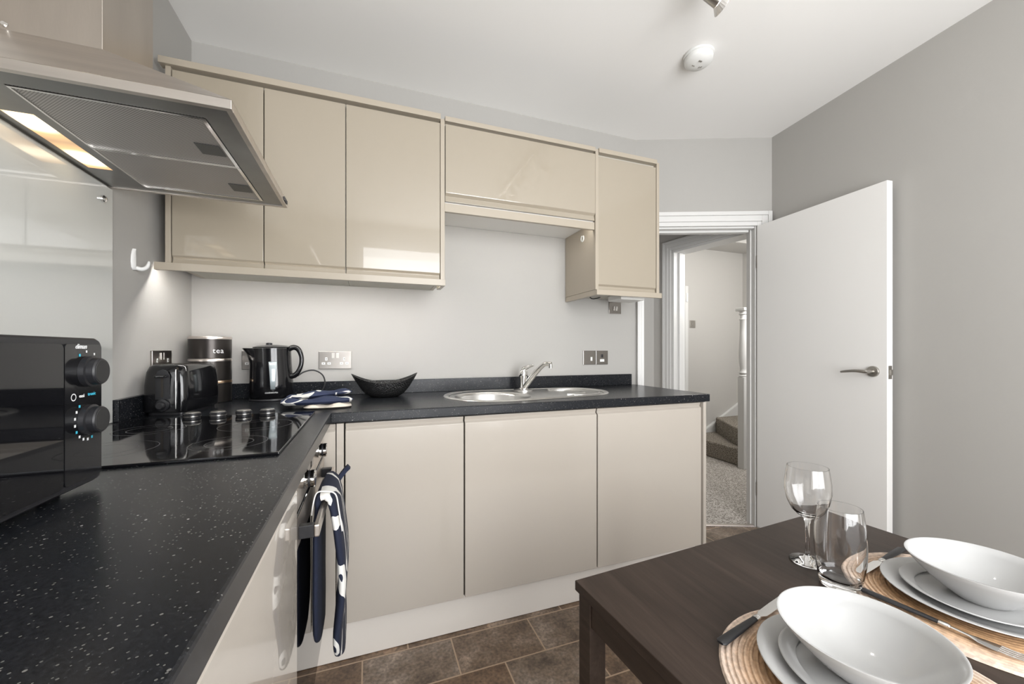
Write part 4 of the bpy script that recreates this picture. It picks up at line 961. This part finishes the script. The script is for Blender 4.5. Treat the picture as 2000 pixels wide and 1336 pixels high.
# ------------------------------------------------------------------ smoke alarm and ceiling spotlights
sx_, sy_ = 2.150, -.705
t = thing('smoke_alarm', 'round white smoke alarm on the ceiling', 'smoke alarm', (sx_, sy_, ZC))
b = MB(); b.lathe([(.066, ZC - .001), (.066, ZC - .010), (.062, ZC - .012)], (sx_, sy_, 0), 48, cap0=True, cap1=True); build(b, 'mounting_base', 'whiteplastic', t, smooth=35)
b = MB(); b.lathe([(.060, ZC - .0122), (.062, ZC - .018), (.060, ZC - .032), (.046, ZC - .044), (.016, ZC - .047), (0, ZC - .047)], (sx_, sy_, 0), 48, cap0=True); cv = build(b, 'cover', 'whiteplastic', t, smooth=35)
for dx, dy, w, h in ((-.012, -.022, .016, .007), (-.02, .012, .014, .004), (.012, .01, .004, .010), (.020, .006, .004, .010)):
    b = MB(); b.box(sx_ + dx - w / 2, sx_ + dx + w / 2, sy_ + dy - h / 2, sy_ + dy + h / 2, ZC - .0485, ZC - .0462); build(b, 'vent_slot', 'satin', cv)
t = thing('ceiling_spotlight', 'steel ceiling spotlight bar whose one ribbed head dips into view at the top', 'ceiling light', (1.80, -1.25, ZC))
b = MB(); b.box(1.76, 1.80, -1.75, -.98, ZC - .045, ZC - .001); build(b, 'bar', 'satin', t, bevel=.006)
heads = [(-1.04, (.867, -.105, -.42)), (-1.25, (-.6, -.55, -.6)), (-1.47, (.5, -.7, -.5)), (-1.69, (-.4, -.8, -.45))]
for i, (y, dr) in enumerate(heads):
    d = Vector(dr).normalized(); p = Vector((1.866 if i == 0 else 1.78, y, ZC - .098))
    b = MB(); b.tube([(1.78, y, ZC - .045), (1.78, y, ZC - .07), tuple(p)], .005, 10); build(b, 'arm', 'satin', t, smooth=60)
    b = MB(); disc(b, p - d * .03, d, [(.020, 0), (.024, .004), (.024, .062), (.022, .064)], 32)
    hd = build(b, 'lamp_head', 'satin', t, smooth=40)
    b = MB(); u = d.orthogonal().normalized(); v = d.cross(u); rings = []
    for k, (r_, h_) in enumerate(((.024, .064), (.030, .074), (.037, .084), (.0385, .087), (.036, .087), (.022, .068))):
        rings.append([p - d * .03 + d * h_ + (r_ * (1 + (.035 if (q_ % 2 and k in (1, 2)) else 0))) * (u * math.cos(a) + v * math.sin(a)) for q_, a in enumerate([2 * math.pi * q / 56 for q in range(56)])])
    b.loft(rings, False, False); build(b, 'ribbed_shade', 'satinbright', hd, smooth=20)
    b = MB(); disc(b, p - d * .03, d, [(.017, .070), (.018, .078), (.012, .081)], 24); build(b, 'bulb', 'bulb', hd, smooth=40)
    q_ = Vector(d).to_track_quat('-Z', 'Y').to_euler()
    l = light('spot_beam', 'SPOT', tuple(p + d * .075), q_, 6 if i else 1.5, .02, color=(1, .93, .84), spot=110)

# unseen lamp added to brighten the hall (out of view behind the doorway head)
t = thing('added_hall_lamp', 'added round lamp that brightens the hall, unseen beyond the doorway head', 'ceiling light', (3.9, .4, 2.45))
b = MB(); b.lathe([(.11, 2.449), (.11, 2.43), (.09, 2.40), (.03, 2.385), (0, 2.384)], (3.9, .4, 0), 40, cap0=True); build(b, 'shade', mat('hall_fill_glow', (.9, .9, .88), .4, emit=(1, .96, .9), estr=26), t, smooth=50)
